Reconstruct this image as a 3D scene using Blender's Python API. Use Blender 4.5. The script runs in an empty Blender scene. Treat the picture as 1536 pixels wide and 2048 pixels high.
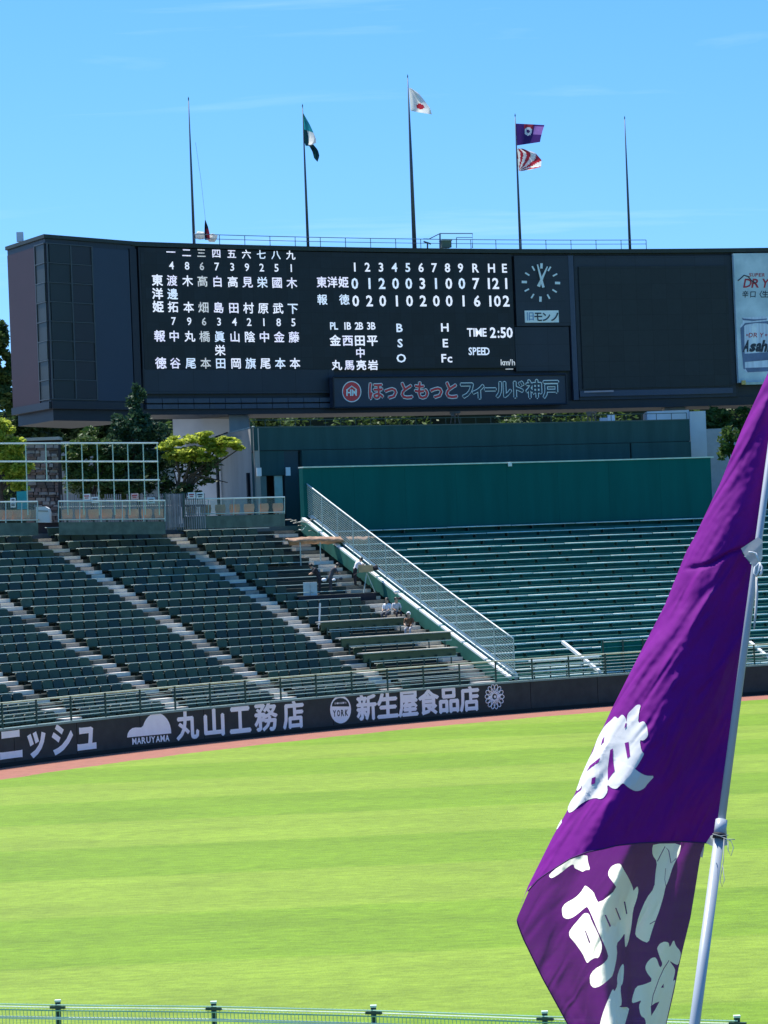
import bpy, bmesh, math, random
from mathutils import Vector, noise
random.seed(7)
S = bpy.context.scene
COL = S.collection

# ---------------------------------------------------------------- camera, sky, sun, exposure
F = 6000.0; T = 0.04; H = 7.5                       # focal length (px of a 1536 wide frame), roll, eye height
PITCH = math.atan(81*math.cos(T)/F)
CX, CY, R = 49.97, 76.47, 74.24                     # centre and radius of the outfield wall
cp, sp, ct, st = math.cos(PITCH), math.sin(PITCH), math.cos(T), math.sin(T)
FW = (0, cp, sp); UP0 = (0, -sp, cp)
RI = (ct, -st*UP0[1], -st*UP0[2]); UI = (st, ct*UP0[1], ct*UP0[2])
cam = bpy.data.objects.new('camera', bpy.data.cameras.new('camera')); COL.objects.link(cam)
cam.data.sensor_fit = 'VERTICAL'; cam.data.sensor_height = 36; cam.data.sensor_width = 27
cam.data.lens = 36*F/2048; cam.data.clip_end = 6000; cam.data.clip_start = 0.1
from mathutils import Matrix
cam.matrix_world = Matrix(((RI[0], UI[0], -FW[0], 0), (RI[1], UI[1], -FW[1], 0), (RI[2], UI[2], -FW[2], H), (0, 0, 0, 1)))
S.camera = cam
S.view_settings.view_transform = 'Standard'; S.view_settings.look = 'None'
S.view_settings.exposure = 0.62; S.view_settings.gamma = 1
S.view_settings.use_curve_mapping = False
S.cycles.use_denoising = True
S.cycles.max_bounces = 6; S.cycles.transparent_max_bounces = 12
SUN_EL, SUN_AZ = math.radians(64), math.radians(-48)   # azimuth from +Y towards +X
W = bpy.data.worlds.new('World'); S.world = W; W.use_nodes = True
nt = W.node_tree; nt.nodes.clear()
def N(t, tree=None, **k):
    n = (tree or nt).nodes.new(t)
    for a, b in k.items(): setattr(n, a, b)
    return n
sky = N('ShaderNodeTexSky', sky_type='NISHITA', sun_disc=False, sun_elevation=SUN_EL, sun_rotation=SUN_AZ,
        altitude=0, air_density=1.0, dust_density=0.35, ozone_density=1.6)
hsv = N('ShaderNodeHueSaturation'); hsv.inputs['Saturation'].default_value = 1.42; hsv.inputs['Hue'].default_value = .503; hsv.inputs['Value'].default_value = .95
bg = N('ShaderNodeBackground'); bg.inputs[1].default_value = 0.15
out = N('ShaderNodeOutputWorld')
tc = N('ShaderNodeTexCoord'); mp = N('ShaderNodeMapping'); mp.inputs['Scale'].default_value = (3.2, 3.2, 40)
mp.inputs['Rotation'].default_value = (0, 0.03, 0)
nz = N('ShaderNodeTexNoise'); nz.inputs['Scale'].default_value = 1.6; nz.inputs['Detail'].default_value = 7; nz.inputs['Roughness'].default_value = .55
nz.inputs['Distortion'].default_value = .6
rp = N('ShaderNodeMapRange'); rp.inputs[1].default_value = .57; rp.inputs[2].default_value = .85; rp.inputs[3].default_value = 0; rp.inputs[4].default_value = .20
mx = N('ShaderNodeMix', data_type='RGBA'); mx.inputs[7].default_value = (6.0, 6.9, 7.8, 1)
L = nt.links.new
L(tc.outputs['Generated'], mp.inputs[0]); L(mp.outputs[0], nz.inputs['Vector']); L(nz.outputs[0], rp.inputs[0])
sv = N('ShaderNodeVectorMath', operation='ADD'); sv.inputs[1].default_value = (0, 0, .125); sn = N('ShaderNodeVectorMath', operation='NORMALIZE')
L(tc.outputs['Generated'], sv.inputs[0]); L(sv.outputs[0], sn.inputs[0]); L(sn.outputs[0], sky.inputs[0])
L(sky.outputs[0], hsv.inputs['Color']); L(hsv.outputs[0], mx.inputs[6]); L(rp.outputs[0], mx.inputs[0])
L(mx.outputs[2], bg.inputs[0]); L(bg.outputs[0], out.inputs[0])
sl = bpy.data.lights.new('sun', 'SUN'); sl.energy = 4.8; sl.angle = math.radians(.53); sl.color = (1, .96, .89)
so = bpy.data.objects.new('sun', sl); COL.objects.link(so)
SV = Vector((math.cos(SUN_EL)*math.sin(SUN_AZ), math.cos(SUN_EL)*math.cos(SUN_AZ), math.sin(SUN_EL)))
so.rotation_euler = SV.to_track_quat('Z', 'Y').to_euler()

# ---------------------------------------------------------------- surveying helpers
def ray(px, py):
    a, b = px-768, 1024-py
    d = [FW[i]*F+RI[i]*a+UI[i]*b for i in range(3)]
    return d[0]/d[1], d[2]/d[1]
def P(px, py, Y):
    dx, dz = ray(px, py); return Vector((dx*Y, Y, H+dz*Y))
def PR(px, py, r):                                  # point on the cylinder of radius r round the wall's centre
    dx, dz = ray(px, py); a = dx*dx+1; b = -(dx*CX+CY); c = CX*CX+CY*CY-r*r
    Y = (-b+math.sqrt(max(b*b-a*c, 0)))/a
    return P(px, py, Y)
def PZ(px, py, z):
    dx, dz = ray(px, py); return P(px, py, (z-H)/dz)
def phi(p): return math.degrees(math.atan2(p[0]-CX, p[1]-CY))
def FI(px, py, r): return phi(PR(px, py, r))
def pol(r, ph, z):
    a = math.radians(ph); return Vector((CX+r*math.sin(a), CY+r*math.cos(a), z))
def proj(p):
    v = (p[0], p[1], p[2]-H); d = sum(v[i]*FW[i] for i in range(3))
    return 768+F*sum(v[i]*RI[i] for i in range(3))/d, 1024-F*sum(v[i]*UI[i] for i in range(3))/d

# ---------------------------------------------------------------- materials
MATS = {}
def mat(name, col, rough=.7, var=.12, scale=3.0, bump=0, bscale=40, metal=0, emit=0, stretch=None, col2=None, spec=.5):
    if name in MATS: return MATS[name]
    m = bpy.data.materials.new(name); m.use_nodes = True; MATS[name] = m
    t = m.node_tree; bs = t.nodes['Principled BSDF']; bs.inputs['Roughness'].default_value = rough
    bs.inputs['Metallic'].default_value = metal; bs.inputs['Specular IOR Level'].default_value = spec
    tcn = N('ShaderNodeTexCoord', t); mpn = N('ShaderNodeMapping', t)
    if stretch: mpn.inputs['Scale'].default_value = stretch
    no = N('ShaderNodeTexNoise', t); no.inputs['Scale'].default_value = scale; no.inputs['Detail'].default_value = 6; no.inputs['Roughness'].default_value = .6
    mr = N('ShaderNodeMapRange', t); mr.inputs[1].default_value = .3; mr.inputs[2].default_value = .7
    mi = N('ShaderNodeMix', t, data_type='RGBA')
    a = [c*(1-var) for c in col]; b = [min(1, c*(1+var)) for c in (col2 or col)]
    mi.inputs[6].default_value = (*a, 1); mi.inputs[7].default_value = (*b, 1)
    l = t.links.new
    l(tcn.outputs['Object'], mpn.inputs[0]); l(mpn.outputs[0], no.inputs['Vector']); l(no.outputs[0], mr.inputs[0]); l(mr.outputs[0], mi.inputs[0])
    l(mi.outputs[2], bs.inputs['Base Color'])
    if bump:
        n2 = N('ShaderNodeTexNoise', t); n2.inputs['Scale'].default_value = bscale; n2.inputs['Detail'].default_value = 4
        bp = N('ShaderNodeBump', t); bp.inputs['Strength'].default_value = bump; bp.inputs['Distance'].default_value = .02
        l(tcn.outputs['Object'], n2.inputs['Vector']); l(n2.outputs[0], bp.inputs['Height']); l(bp.outputs[0], bs.inputs['Normal'])
    if emit:
        bs.inputs['Emission Strength'].default_value = emit; l(mi.outputs[2], bs.inputs['Emission Color'])
    return m

# ---------------------------------------------------------------- mesh helpers
def wloc(o):
    v = Vector((0, 0, 0))
    while o is not None: v = v+Vector(o.location); o = o.parent
    return v
def tag(o, label=None, cat=None, group=None, kind=None):
    if label: o['label'] = label
    if cat: o['category'] = cat
    if group: o['group'] = group
    if kind: o['kind'] = kind
    return o
def empty(name, loc, label=None, cat=None, group=None, kind=None):
    o = bpy.data.objects.new(name, None); o.empty_display_size = .3; COL.objects.link(o); o.location = loc
    return tag(o, label, cat, group, kind)
class MB:
    def __init__(s): s.v = []; s.f = []; s.m = []; s.cm = 0
    def add(s, vs, fs):
        k = len(s.v); s.v += [Vector(v) for v in vs]; s.f += [tuple(i+k for i in f) for f in fs]; s.m += [s.cm]*len(fs)
        return s
    def prism(s, bot, top):                          # two matching rings of points
        n = len(bot)
        return s.add(list(bot)+list(top), [tuple(range(n))[::-1], tuple(range(n, 2*n))]+[(i, (i+1) % n, (i+1) % n+n, i+n) for i in range(n)])
    def box(s, c, hx, hy, hz, ang=0):
        c = Vector(c); ca, sa = math.cos(ang), math.sin(ang)
        q = [(x*ca-y*sa, x*sa+y*ca) for x, y in ((-hx, -hy), (hx, -hy), (hx, hy), (-hx, hy))]
        return s.prism([c+Vector((x, y, -hz)) for x, y in q], [c+Vector((x, y, hz)) for x, y in q])
    def arc(s, r0, r1, p0, p1, z0, z1, n=None):       # solid curved about the wall's centre
        n = n or max(1, int(abs(p1-p0)/.7))
        vs = []
        for i in range(n+1):
            p = p0+(p1-p0)*i/n
            vs += [pol(r0, p, z0), pol(r1, p, z0), pol(r1, p, z1), pol(r0, p, z1)]
        fs = [(3, 2, 1, 0), (4*n, 4*n+1, 4*n+2, 4*n+3)]
        for i in range(n):
            for j in range(4):
                a = 4*i+j; b = 4*i+(j+1) % 4
                fs.append((a, b, b+4, a+4))
        return s.add(vs, fs)
    def tube(s, pts, rad, n=6, cap=True):
        pts = [Vector(p) for p in pts]; rad = rad if isinstance(rad, (list, tuple)) else [rad]*len(pts)
        vs = []; up = None
        for i, p in enumerate(pts):
            d = (pts[min(i+1, len(pts)-1)]-pts[max(i-1, 0)]).normalized()
            if up is None: up = Vector((0, 0, 1)) if abs(d.z) < .9 else Vector((1, 0, 0))
            a = d.cross(up).normalized(); b = d.cross(a).normalized(); up = -b if False else up
            for j in range(n):
                t = 2*math.pi*j/n; vs.append(p+(a*math.cos(t)+b*math.sin(t))*rad[i])
        fs = [(i*n+j, i*n+(j+1) % n, (i+1)*n+(j+1) % n, (i+1)*n+j) for i in range(len(pts)-1) for j in range(n)]
        if cap: fs += [tuple(range(n))[::-1], tuple(range((len(pts)-1)*n, len(pts)*n))]
        return s.add(vs, fs)
    def arctube(s, r, p0, p1, z, rad, n=6):
        k = max(2, int(abs(p1-p0)/.8)); return s.tube([pol(r, p0+(p1-p0)*i/k, z) for i in range(k+1)], rad, n)
    def build(s, name, m, parent=None, smooth=False, origin=None):
        me = bpy.data.meshes.new(name)
        if origin is None and parent is None and s.v: origin = Vector((sum(v.x for v in s.v)/len(s.v), sum(v.y for v in s.v)/len(s.v), min(v.z for v in s.v)))
        off = wloc(parent) if parent is not None else Vector(origin or (0, 0, 0))
        me.from_pydata([tuple(v-off) for v in s.v], [], s.f)
        for mm in (m if isinstance(m, (list, tuple)) else [m]): me.materials.append(mm)
        for p, k in zip(me.polygons, s.m): p.material_index = k; p.use_smooth = smooth
        bm = bmesh.new(); bm.from_mesh(me); bmesh.ops.recalc_face_normals(bm, faces=bm.faces); bm.to_mesh(me); bm.free()
        me.update()
        o = bpy.data.objects.new(name, me); COL.objects.link(o)
        if parent is None: o.location = off
        else: o.parent = parent
        return o

# glyph outlines from Blender's own built-in font
GL = {}
def glyph(ch, off):
    k = (ch, off)
    if k in GL: return GL[k]
    c = bpy.data.curves.new('g', 'FONT'); c.body = ch; c.offset = off; c.resolution_u = 2
    o = bpy.data.objects.new('g', c); COL.objects.link(o)
    dg = bpy.context.evaluated_depsgraph_get(); dg.update()
    me = bpy.data.meshes.new_from_object(o.evaluated_get(dg))
    vs = [(v.co.x, v.co.y) for v in me.vertices]; fs = [tuple(p.vertices) for p in me.polygons]
    bpy.data.objects.remove(o); bpy.data.curves.remove(c); bpy.data.meshes.remove(me)
    GL[k] = (vs, fs); return GL[k]
def scale_at(px, py, r):
    p = PR(px, py, r); f0 = phi(p); z = p.z; a = proj(pol(r, f0-.2, z)); b = proj(pol(r, f0+.2, z))
    pxm = (b[0]-a[0])/(math.radians(.4)*r)           # px per metre along the arc
    c = proj(pol(r, f0, z-.5)); d = proj(pol(r, f0, z+.5))
    return f0, z, 1/pxm, 1/(c[1]-d[1])
def put(mb, ch, px, py, r, hpx, wpx=None, off=.02, shear=0, ink=False):
    """set one character on the curved face r, centred at a surveyed spot, hpx tall"""
    shifts = [(0, 0)]
    if 0x3400 < ord(ch) < 0xA000 or off > .05:       # dense characters: weight from overlaid copies
        w = off*.9; off = 0; shifts = [(0, 0), (w, 0), (-w, 0), (0, w), (0, -w)]+([(w*.7, w*.7), (-w*.7, w*.7), (w*.7, -w*.7), (-w*.7, -w*.7)] if w > .04 else [])
    vs, fs = glyph(ch, off)
    if not vs: return
    f0, z0, mxx, mz = scale_at(px, py, r)
    x0, x1 = min(v[0] for v in vs), max(v[0] for v in vs); y0, y1 = min(v[1] for v in vs), max(v[1] for v in vs)
    cjk = ord(ch) > 0x2000
    if ink: cx, cy, em_h, em_w = (x0+x1)/2, (y0+y1)/2, y1-y0, x1-x0
    elif cjk: cx, cy, em_h, em_w = .5, .38, 1.0, 1.0
    else: cx, cy, em_h, em_w = (x0+x1)/2, .36, .73, .73
    if wpx is None: wpx = hpx*em_w/em_h
    sx = wpx/em_w*mxx; sy = hpx/em_h*mz
    for k, (ox, oy) in enumerate(shifts):
        mb.add([pol(r+k*.0012, f0+math.degrees(((x+ox-cx)*sx+shear*(y+oy-cy)*sy)/r), z0+(y+oy-cy)*sy) for x, y in vs], fs)
def quad_on(mb, r0, r1, xa, xb, ya, yb, ref=None):
    """solid panel on the curved face: px x-range and px y-range measured at the middle"""
    xm = (xa+xb)/2; y = (ya+yb)/2
    return mb.arc(r0, r1, FI(xa, y, r0), FI(xb, y, r0), PR(xm, yb, r0).z, PR(xm, ya, r0).z)

# colours
M_grass = None
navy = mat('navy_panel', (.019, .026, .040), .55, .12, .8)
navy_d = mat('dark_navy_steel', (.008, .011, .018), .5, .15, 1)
cap_m = mat('dark_olive_cap', (.02, .028, .022), .6, .2, 2)
maroon = mat('maroon_cladding', (.032, .009, .014), .6, .1, .8)
glassd = mat('smoked_glass', (.03, .038, .038), .12, .25, .6)
mull = mat('grey_mullion', (.055, .065, .07), .5)
ledoff = mat('led_screen_black', (.006, .009, .013), .55, .2, 2)
scr_off = mat('video_screen_dark', (.014, .019, .022), .6, .12, 3)
teal = mat('teal_green_paint', (.003, .112, .104), .85, spec=.15, var=.12, scale=1.3, stretch=(1, 1, .12), bump=.1, bscale=6)
slate = mat('slate_green_paint', (.030, .082, .086), .8, .16, 1.6, stretch=(1, 1, .12), spec=.2)
slate2 = mat('slate_green_door', (.012, .038, .05), .6, .10, .5)
lintel = mat('pale_flashing', (.62, .72, .62), .4)
conc = mat('weathered_concrete', (.36, .35, .32), .85, .22, .5, bump=.4, bscale=8, stretch=(1, 1, .25))
concl = mat('pale_painted_concrete', (.62, .64, .66), .8, .1, .6, bump=.2, bscale=6)
tread = mat('stair_tread_concrete', (.52, .49, .42), .85, .25, 1.2, bump=.3)
terr = mat('terrace_deck', (.03, .042, .034), .85, .3, 1.2, bump=.3)
terrd = mat('terrace_riser_green', (.010, .125, .098), .85, .25, 1.5, stretch=(1, 1, .3))
seatm = mat('seat_plastic_green', (.028, .050, .022), .5, .25, 1.5)
seatm2 = mat('seat_plastic_faded_green', (.044, .074, .034), .5, .25, 1.5)
railm = mat('galvanised_rail', (.42, .52, .48), .45, .15, 3)
raild = mat('dark_green_rail', (.02, .055, .045), .5)
railw = mat('white_rail', (.74, .80, .76), .45, .08, 3)
benchm = mat('green_bench', (.012, .10, .085), .6, .15, .5)
white = mat('white_paint', (.78, .80, .80), .6, .06)
led = [mat('led_white', (.88, .87, .97), .5, .10, 30, emit=.42), mat('led_lilac', (.74, .66, .98), .5, .25, 9, emit=.45, col2=(.98, .92, 1)),
       mat('led_cool', (.72, .80, .98), .5, .15, 9, emit=.42), mat('led_dim', (.62, .55, .62), .5, .3, 12, emit=.28, col2=(.8, .8, .7))]
wallm = mat('padded_wall_charcoal', (.030, .038, .038), .75, .28, 1.6, bump=.2, bscale=3)
letter = mat('wall_lettering_white', (.96, .94, .95), .7, .05)

def modules(m, w, h, k=.35):
    t = m.node_tree; l = t.links.new; bs = t.nodes['Principled BSDF']; src = bs.inputs['Base Color'].links[0].from_socket
    g = N('ShaderNodeTexCoord', t); sx = N('ShaderNodeSeparateXYZ', t); cb = N('ShaderNodeCombineXYZ', t); l(g.outputs['Object'], sx.inputs[0]); l(sx.outputs[0], cb.inputs[0]); l(sx.outputs[2], cb.inputs[1])
    b = N('ShaderNodeTexBrick', t); b.offset = 0; b.inputs['Scale'].default_value = 1; b.inputs['Brick Width'].default_value = w; b.inputs['Row Height'].default_value = h; b.inputs['Mortar Size'].default_value = .012
    b.inputs['Color1'].default_value = (1-k, 1-k, 1-k, 1); b.inputs['Color2'].default_value = (1+k, 1+k, 1+k, 1); b.inputs['Mortar'].default_value = (.35, .35, .35, 1)
    l(cb.outputs[0], b.inputs['Vector']); mu = N('ShaderNodeMix', t, data_type='RGBA', blend_type='MULTIPLY'); mu.inputs[0].default_value = 1; l(src, mu.inputs[6]); l(b.outputs[0], mu.inputs[7]); l(mu.outputs[2], bs.inputs['Base Color'])
modules(ledoff, .62, .62, .35); modules(scr_off, .9, .9, .12); modules(navy, 1.8, 1.25, .10)

# ---------------------------------------------------------------- ground
def ground_grass():
    m = bpy.data.materials.new('mown_grass'); m.use_nodes = True; t = m.node_tree; l = t.links.new
    bs = t.nodes['Principled BSDF']; bs.inputs['Roughness'].default_value = .75; bs.inputs['Specular IOR Level'].default_value = .25
    g = N('ShaderNodeTexCoord', t)
    def ns(sc, det=6, stx=(1, 1, 1), rot=0, ro=.6):
        a = N('ShaderNodeMapping', t); a.inputs['Scale'].default_value = stx; a.inputs['Rotation'].default_value = (0, 0, rot)
        n = N('ShaderNodeTexNoise', t); n.inputs['Scale'].default_value = sc; n.inputs['Detail'].default_value = det; n.inputs['Roughness'].default_value = ro
        l(g.outputs['Object'], a.inputs[0]); l(a.outputs[0], n.inputs['Vector']); return n
    # mowing bands run across the outfield
    a = N('ShaderNodeMapping', t); a.inputs['Rotation'].default_value = (0, 0, math.radians(-3.5)); l(g.outputs['Object'], a.inputs[0])
    wob = ns(.5, 3); add = N('ShaderNodeVectorMath', t, operation='MULTIPLY_ADD'); add.inputs[1].default_value = (0, .7, 0)
    l(wob.outputs[1], add.inputs[0]); l(a.outputs[0], add.inputs[2])
    wv = N('ShaderNodeTexWave', t, wave_type='BANDS', bands_direction='Y'); wv.inputs['Scale'].default_value = .020; wv.inputs['Distortion'].default_value = .8; wv.inputs['Detail Scale'].default_value = .4; wv.inputs['Phase Offset'].default_value = 1.0
    l(add.outputs[0], wv.inputs['Vector'])
    cr = N('ShaderNodeMapRange', t); cr.inputs[1].default_value = .43; cr.inputs[2].default_value = .57; cr.interpolation_type = 'SMOOTHSTEP'; l(wv.outputs[1], cr.inputs[0])
    m1 = N('ShaderNodeMix', t, data_type='RGBA'); m1.inputs[6].default_value = (.150, .255, .010, 1); m1.inputs[7].default_value = (.192, .285, .022, 1); l(cr.outputs[0], m1.inputs[0])
    n1 = ns(.35, 8, (.5, 1.1, 1), 0, .7); r1 = N('ShaderNodeMapRange', t); r1.inputs[1].default_value = .3; r1.inputs[2].default_value = .7; r1.inputs[3].default_value = .80; r1.inputs[4].default_value = 1.14; l(n1.outputs[0], r1.inputs[0])
    n2 = ns(3.2, 9, (.6, 1.3, 1), .1, .8); r2 = N('ShaderNodeMapRange', t); r2.inputs[1].default_value = .3; r2.inputs[2].default_value = .7; r2.inputs[3].default_value = .62; r2.inputs[4].default_value = 1.36; l(n2.outputs[0], r2.inputs[0])
    mu = N('ShaderNodeMath', t, operation='MULTIPLY'); l(r1.outputs[0], mu.inputs[0]); l(r2.outputs[0], mu.inputs[1])
    vm = N('ShaderNodeVectorMath', t, operation='SCALE'); l(m1.outputs[2], vm.inputs[0]); l(mu.outputs[0], vm.inputs[3])
    l(vm.outputs[0], bs.inputs['Base Color'])
    bp = N('ShaderNodeBump', t); bp.inputs['Strength'].default_value = .5; bp.inputs['Distance'].default_value = .05
    n3 = ns(14, 6, (1, .5, 1)); l(n3.outputs[0], bp.inputs['Height']); l(bp.outputs[0], bs.inputs['Normal'])
    return m
g = MB().add([(-1500, -600, -.012), (1500, -600, -.012), (1500, 2500, -.012), (-1500, 2500, -.012)], [(0, 1, 2, 3)])
tag(g.build('ground', mat('earth', (.07, .08, .04), .9, .3, .05), origin=(0, 0, 0)), kind='structure')
g = MB(); n = 900; ring = [pol(R-3.7+random.uniform(-.07, .07)+.06*math.sin(i*.37), -100+i*.2, 0) for i in range(n+1)]
g.add([Vector((-60, 20, 0))]+[Vector((-60, ring[0].y, 0))]+ring+[Vector((140, ring[-1].y, 0)), Vector((140, 20, 0))], [tuple(range(n+5))])
o = g.build('outfield_grass', ground_grass(), origin=(0, 0, 0)); tag(o, kind='structure')
tr = MB(); k = 120
vs = []; 
for i in range(k+1):
    p = -100+180*i/k; vs += [pol(R-4.0, p, .004), pol(R+.5, p, .004)]
tr.add([v-Vector((0, 0, .008)) for v in vs], [(2*i, 2*i+1, 2*i+3, 2*i+2) for i in range(k)])
tag(tr.build('warning_track', mat('clay_track', (.30, .115, .075), .9, .14, 2.2, bump=.4, bscale=30), origin=(0, 0, 0)), kind='structure')

# ---------------------------------------------------------------- outfield wall with its adverts
PH0, PH1 = -66, -6
wall = empty('outfield_wall', pol(R, -35, 0), 'long curved charcoal outfield wall with white sponsor lettering beside the clay track', 'wall')
pn = 0; step = 3.0
p = PH0
while p < PH1-.01:
    MB().arc(R, R+.35, p+.012, p+step-.012, 0, 1.36, 4).build('wall_panel', wallm, wall); p += step
MB().arc(R+.03, R+.34, PH0, PH1, .0, 1.355, 60).build('backing', navy_d, wall)
MB().arc(R-.03, R+.38, PH0, PH1, 1.362, 1.44, 70).build('coping', mat('wall_coping', (.20, .30, .28), .6), wall)
MB().arc(R-.035, R-.002, PH0, PH1, .01, .16, 70).build('kick_strip', mat('kick_black', (.008, .01, .01), .8), wall)
rw = R-.012
def advert(chars, off=.03, name='advert_lettering'):
    for c in chars:
        mb = MB(); put(mb, c[0], c[1], c[2], rw, c[3], c[4], off=off*.8, ink=True); mb.build(name, letter, wall)
z = lambda x, y: (x/2.4, 1380+y/2.4)
advert([('ニ', *z(52, 262), 56, 45), ('ッ', *z(176, 262), 53, 37), ('シ', *z(300, 235), 62, 43), ('ュ', *z(416, 232), 46, 38)], .05)
advert([('丸', *z(900, 168), 56, 43), ('山', *z(1028, 155), 53, 38), ('工', *z(1153, 143), 49, 40), ('務', *z(1277, 128), 55, 44), ('店', *z(1408, 118), 54, 40)], .045)
y8 = lambda x, y: (640+x/3.84, 1340+y/3.84)
advert([('新', *y8(358, 285), 50, 38), ('生', *y8(520, 268), 49, 40), ('屋', *y8(678, 258), 50, 37), ('食', *y8(835, 243), 49, 39), ('品', *y8(990, 232), 48, 37), ('店', *y8(1148, 220), 49, 37)], .05)
mb = MB(); t0 = 'MARUYAMA'
for i, c in enumerate(t0): put(mb, c, *z(645+i*22.6, 246-i*2.2), rw, 13, 8.6, off=.03, ink=True)
mb.build('advert_lettering', letter, wall)
def wpoly(mb, pts, r=rw): 
    vs = [PR(x, y, r) for x, y in pts]
    mb.add(vs, [tuple(range(len(vs)))])
hill = [z(610, 228)]+[z(650-40*math.cos(t*math.pi/8), 226-46*math.sin(t*math.pi/8)) for t in range(1, 5)]+[z(678, 180)]
hill += [z(752-70*math.cos(a), 208-98*math.sin(a)) for a in [math.pi*(.12+.88*i/14) for i in range(15)]]
mb = MB(); wpoly(mb, hill); mb.build('hill_logo', letter, wall)
def ell(cx, cy, rx, ry, n=26): return [(cx+rx*math.cos(2*math.pi*i/n), cy-ry*math.sin(2*math.pi*i/n)) for i in range(n)]
cx, cy = y8(158, 303); mb = MB(); wpoly(mb, ell(cx, cy, 21, 28)); lg = mb.build('oval_logo', letter, wall)
mb = MB(); mb.add([PR(x, y, R-.016) for x, y in [(cx+17.5*math.cos(a), cy-6-17*math.sin(a)) for a in [math.pi*i/10 for i in range(11)]]], [tuple(range(11))])
mb.build('logo_field', wallm, lg)
mb = MB()
for i, ch in enumerate('YORK'): put(mb, ch, cx-12+i*8, cy+8-i*.5, R-.018, 13, 6, off=.03, ink=True)
mb.build('logo_lettering', wallm, lg)
mb = MB()
for i, ch in enumerate('SHINSEIYA'): put(mb, ch, cx-11+i*2.7, cy-12-i*.2, R-.02, 3.6, 2.2, off=.01, ink=True)
mb.build('logo_lettering', letter, lg)
# chrysanthemum-like petal badge: outlined petals
cx, cy = y8(1340, 205); mb = MB()
for i in range(14):
    a = 2*math.pi*i/14; pts = []
    for j in range(13):
        t = 2*math.pi*j/12; lx = .62+.36*math.cos(t); ly = .19*math.sin(t)
        x = lx*math.cos(a)-ly*math.sin(a); yy = lx*math.sin(a)+ly*math.cos(a)
        pts.append(PR(cx+x*19.5, cy-yy*25.5, rw))
    mb.tube(pts, .022, 4, False)
mb.tube([PR(x, y, rw) for x, y in ell(cx, cy, 6, 7, 12)+[ell(cx, cy, 6, 7, 12)[0]]], .02, 4, False)
wpoly(mb, ell(cx+1, cy, 2.4, 3, 8))
for s in (-1, 1): wpoly(mb, [(cx+s*6, cy-3), (cx+s*12, cy-2-s*2), (cx+s*12, cy+3-s*2), (cx+s*6, cy+3)])
mb.build('petal_badge', letter, wall)

# railing on the wall
rl = empty('wall_railing', pol(R+.3, -40, 1.44), 'dark green post and rail fence with pale top rail above the sponsor wall', 'railing')
for zz, ra, m in ((2.38, .040, mat('rail_worn_cream', (.66, .66, .46), .5, .2, 2)), (2.22, .018, railm), (2.07, .018, railm), (1.92, .018, railm), (1.77, .018, railm), (1.62, .018, railm)):
    MB().arctube(R+.3, PH0, PH1, zz, ra).build('top_rail' if zz > 2.3 else 'rail', m, rl, True)
p = PH0; dphi = math.degrees(2.12/R); base = FI(560, 1400, R+.3); p = base-dphi*12
while p < PH1:
    MB().box(pol(R+.24, p, 1.92), .028, .028, .48, -math.radians(p)).build('post', raild, rl); p += dphi

# ---------------------------------------------------------------- terraces
RUN, RISE, NR = .905, .362, 22
RR = lambda i: R+1.5+i*RUN
ZT = lambda i: 1.22+i*RISE
sl_ = lambda i: (1-i/21.0)
FEN_T, FEN_B = -34.76, -36.0
phF = lambda i: FEN_T+(FEN_B-FEN_T)*sl_(i)
top = {'Z2': -54.2, 'Z': -49.35, 'A': -44.45, 'B': -39.7}
aisle = lambda k, i: top[k]-1.25*sl_(i)
tl = empty('left_terrace', pol(R+1.5, -45, 0), kind='structure')
for i in range(NR):
    MB().arc(RR(i), RR(i)+RUN+.05, -68, phF(i), 0 if i == 0 else ZT(i)-.9, ZT(i)).build('terrace_row', terr, tl)
MB().arc(R+.36, RR(0)-.002, -68, -8, 0, ZT(0)-.1).build('walkway', terr, tl)
edgm = [mat('bench_edge_a', (.62, .78, .72), .5, .2, 1.5), mat('bench_edge_b', (.74, .82, .74), .5, .2, 1.5), mat('bench_edge_c', (.52, .70, .68), .5, .2, 1.5)]
tr_ = empty('centre_bleacher', pol(R+1.5, -27, 0), 'wide teal bleacher of bench rows with pale edges below the green backscreen', 'bleachers')
for i in range(NR):
    MB().arc(RR(i), RR(i)+RUN+.05, phF(i)+.12, -6, 0 if i == 0 else ZT(i)-.9, ZT(i)).build('bench_row', terrd if i else terrd, tr_)
    # bench slab with a pale rounded edge
    MB().arc(RR(i)+.30, RR(i)+.62, phF(i)+.3, -6, ZT(i)+.20, ZT(i)+.245, 60).build('bench', benchm, tr_)
    eb = MB(); pq = phF(i)+.3
    while pq < -6:
        pn_ = pq+random.choice([2.4, 2.4, 2.4, 3.6]); jz = random.gauss(0, .006); eb.arctube(RR(i)+.30, pq, min(pn_, -6)-.03, ZT(i)+.212+jz, random.uniform(.040, .050) if i < 12 else random.uniform(.028, .036), 7); pq = pn_
    eb.build('bench_edge', random.choice(edgm), tr_, True)
    sp2 = MB(); pq = phF(i)+1.1
    while pq < -6: sp2.box(pol(RR(i)+.45, pq, ZT(i)+.1), .03, .14, .1, -math.radians(pq)); pq += 1.2
    sp2.build('bench_bracket', raild, tr_)['kind'] = 'stuff'
tag(tr_, kind=None)
treads = [tread, mat('stair_tread_pale', (.70, .65, .57), .8, .15, 2), mat('stair_tread_shade', (.30, .27, .23), .9, .3, 2), mat('stair_riser_shade', (.10, .11, .10), .9, .3, 2)]  # darker tones carry riser shade in their colour, for the half steps
rs = random.Random(21)
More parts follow.
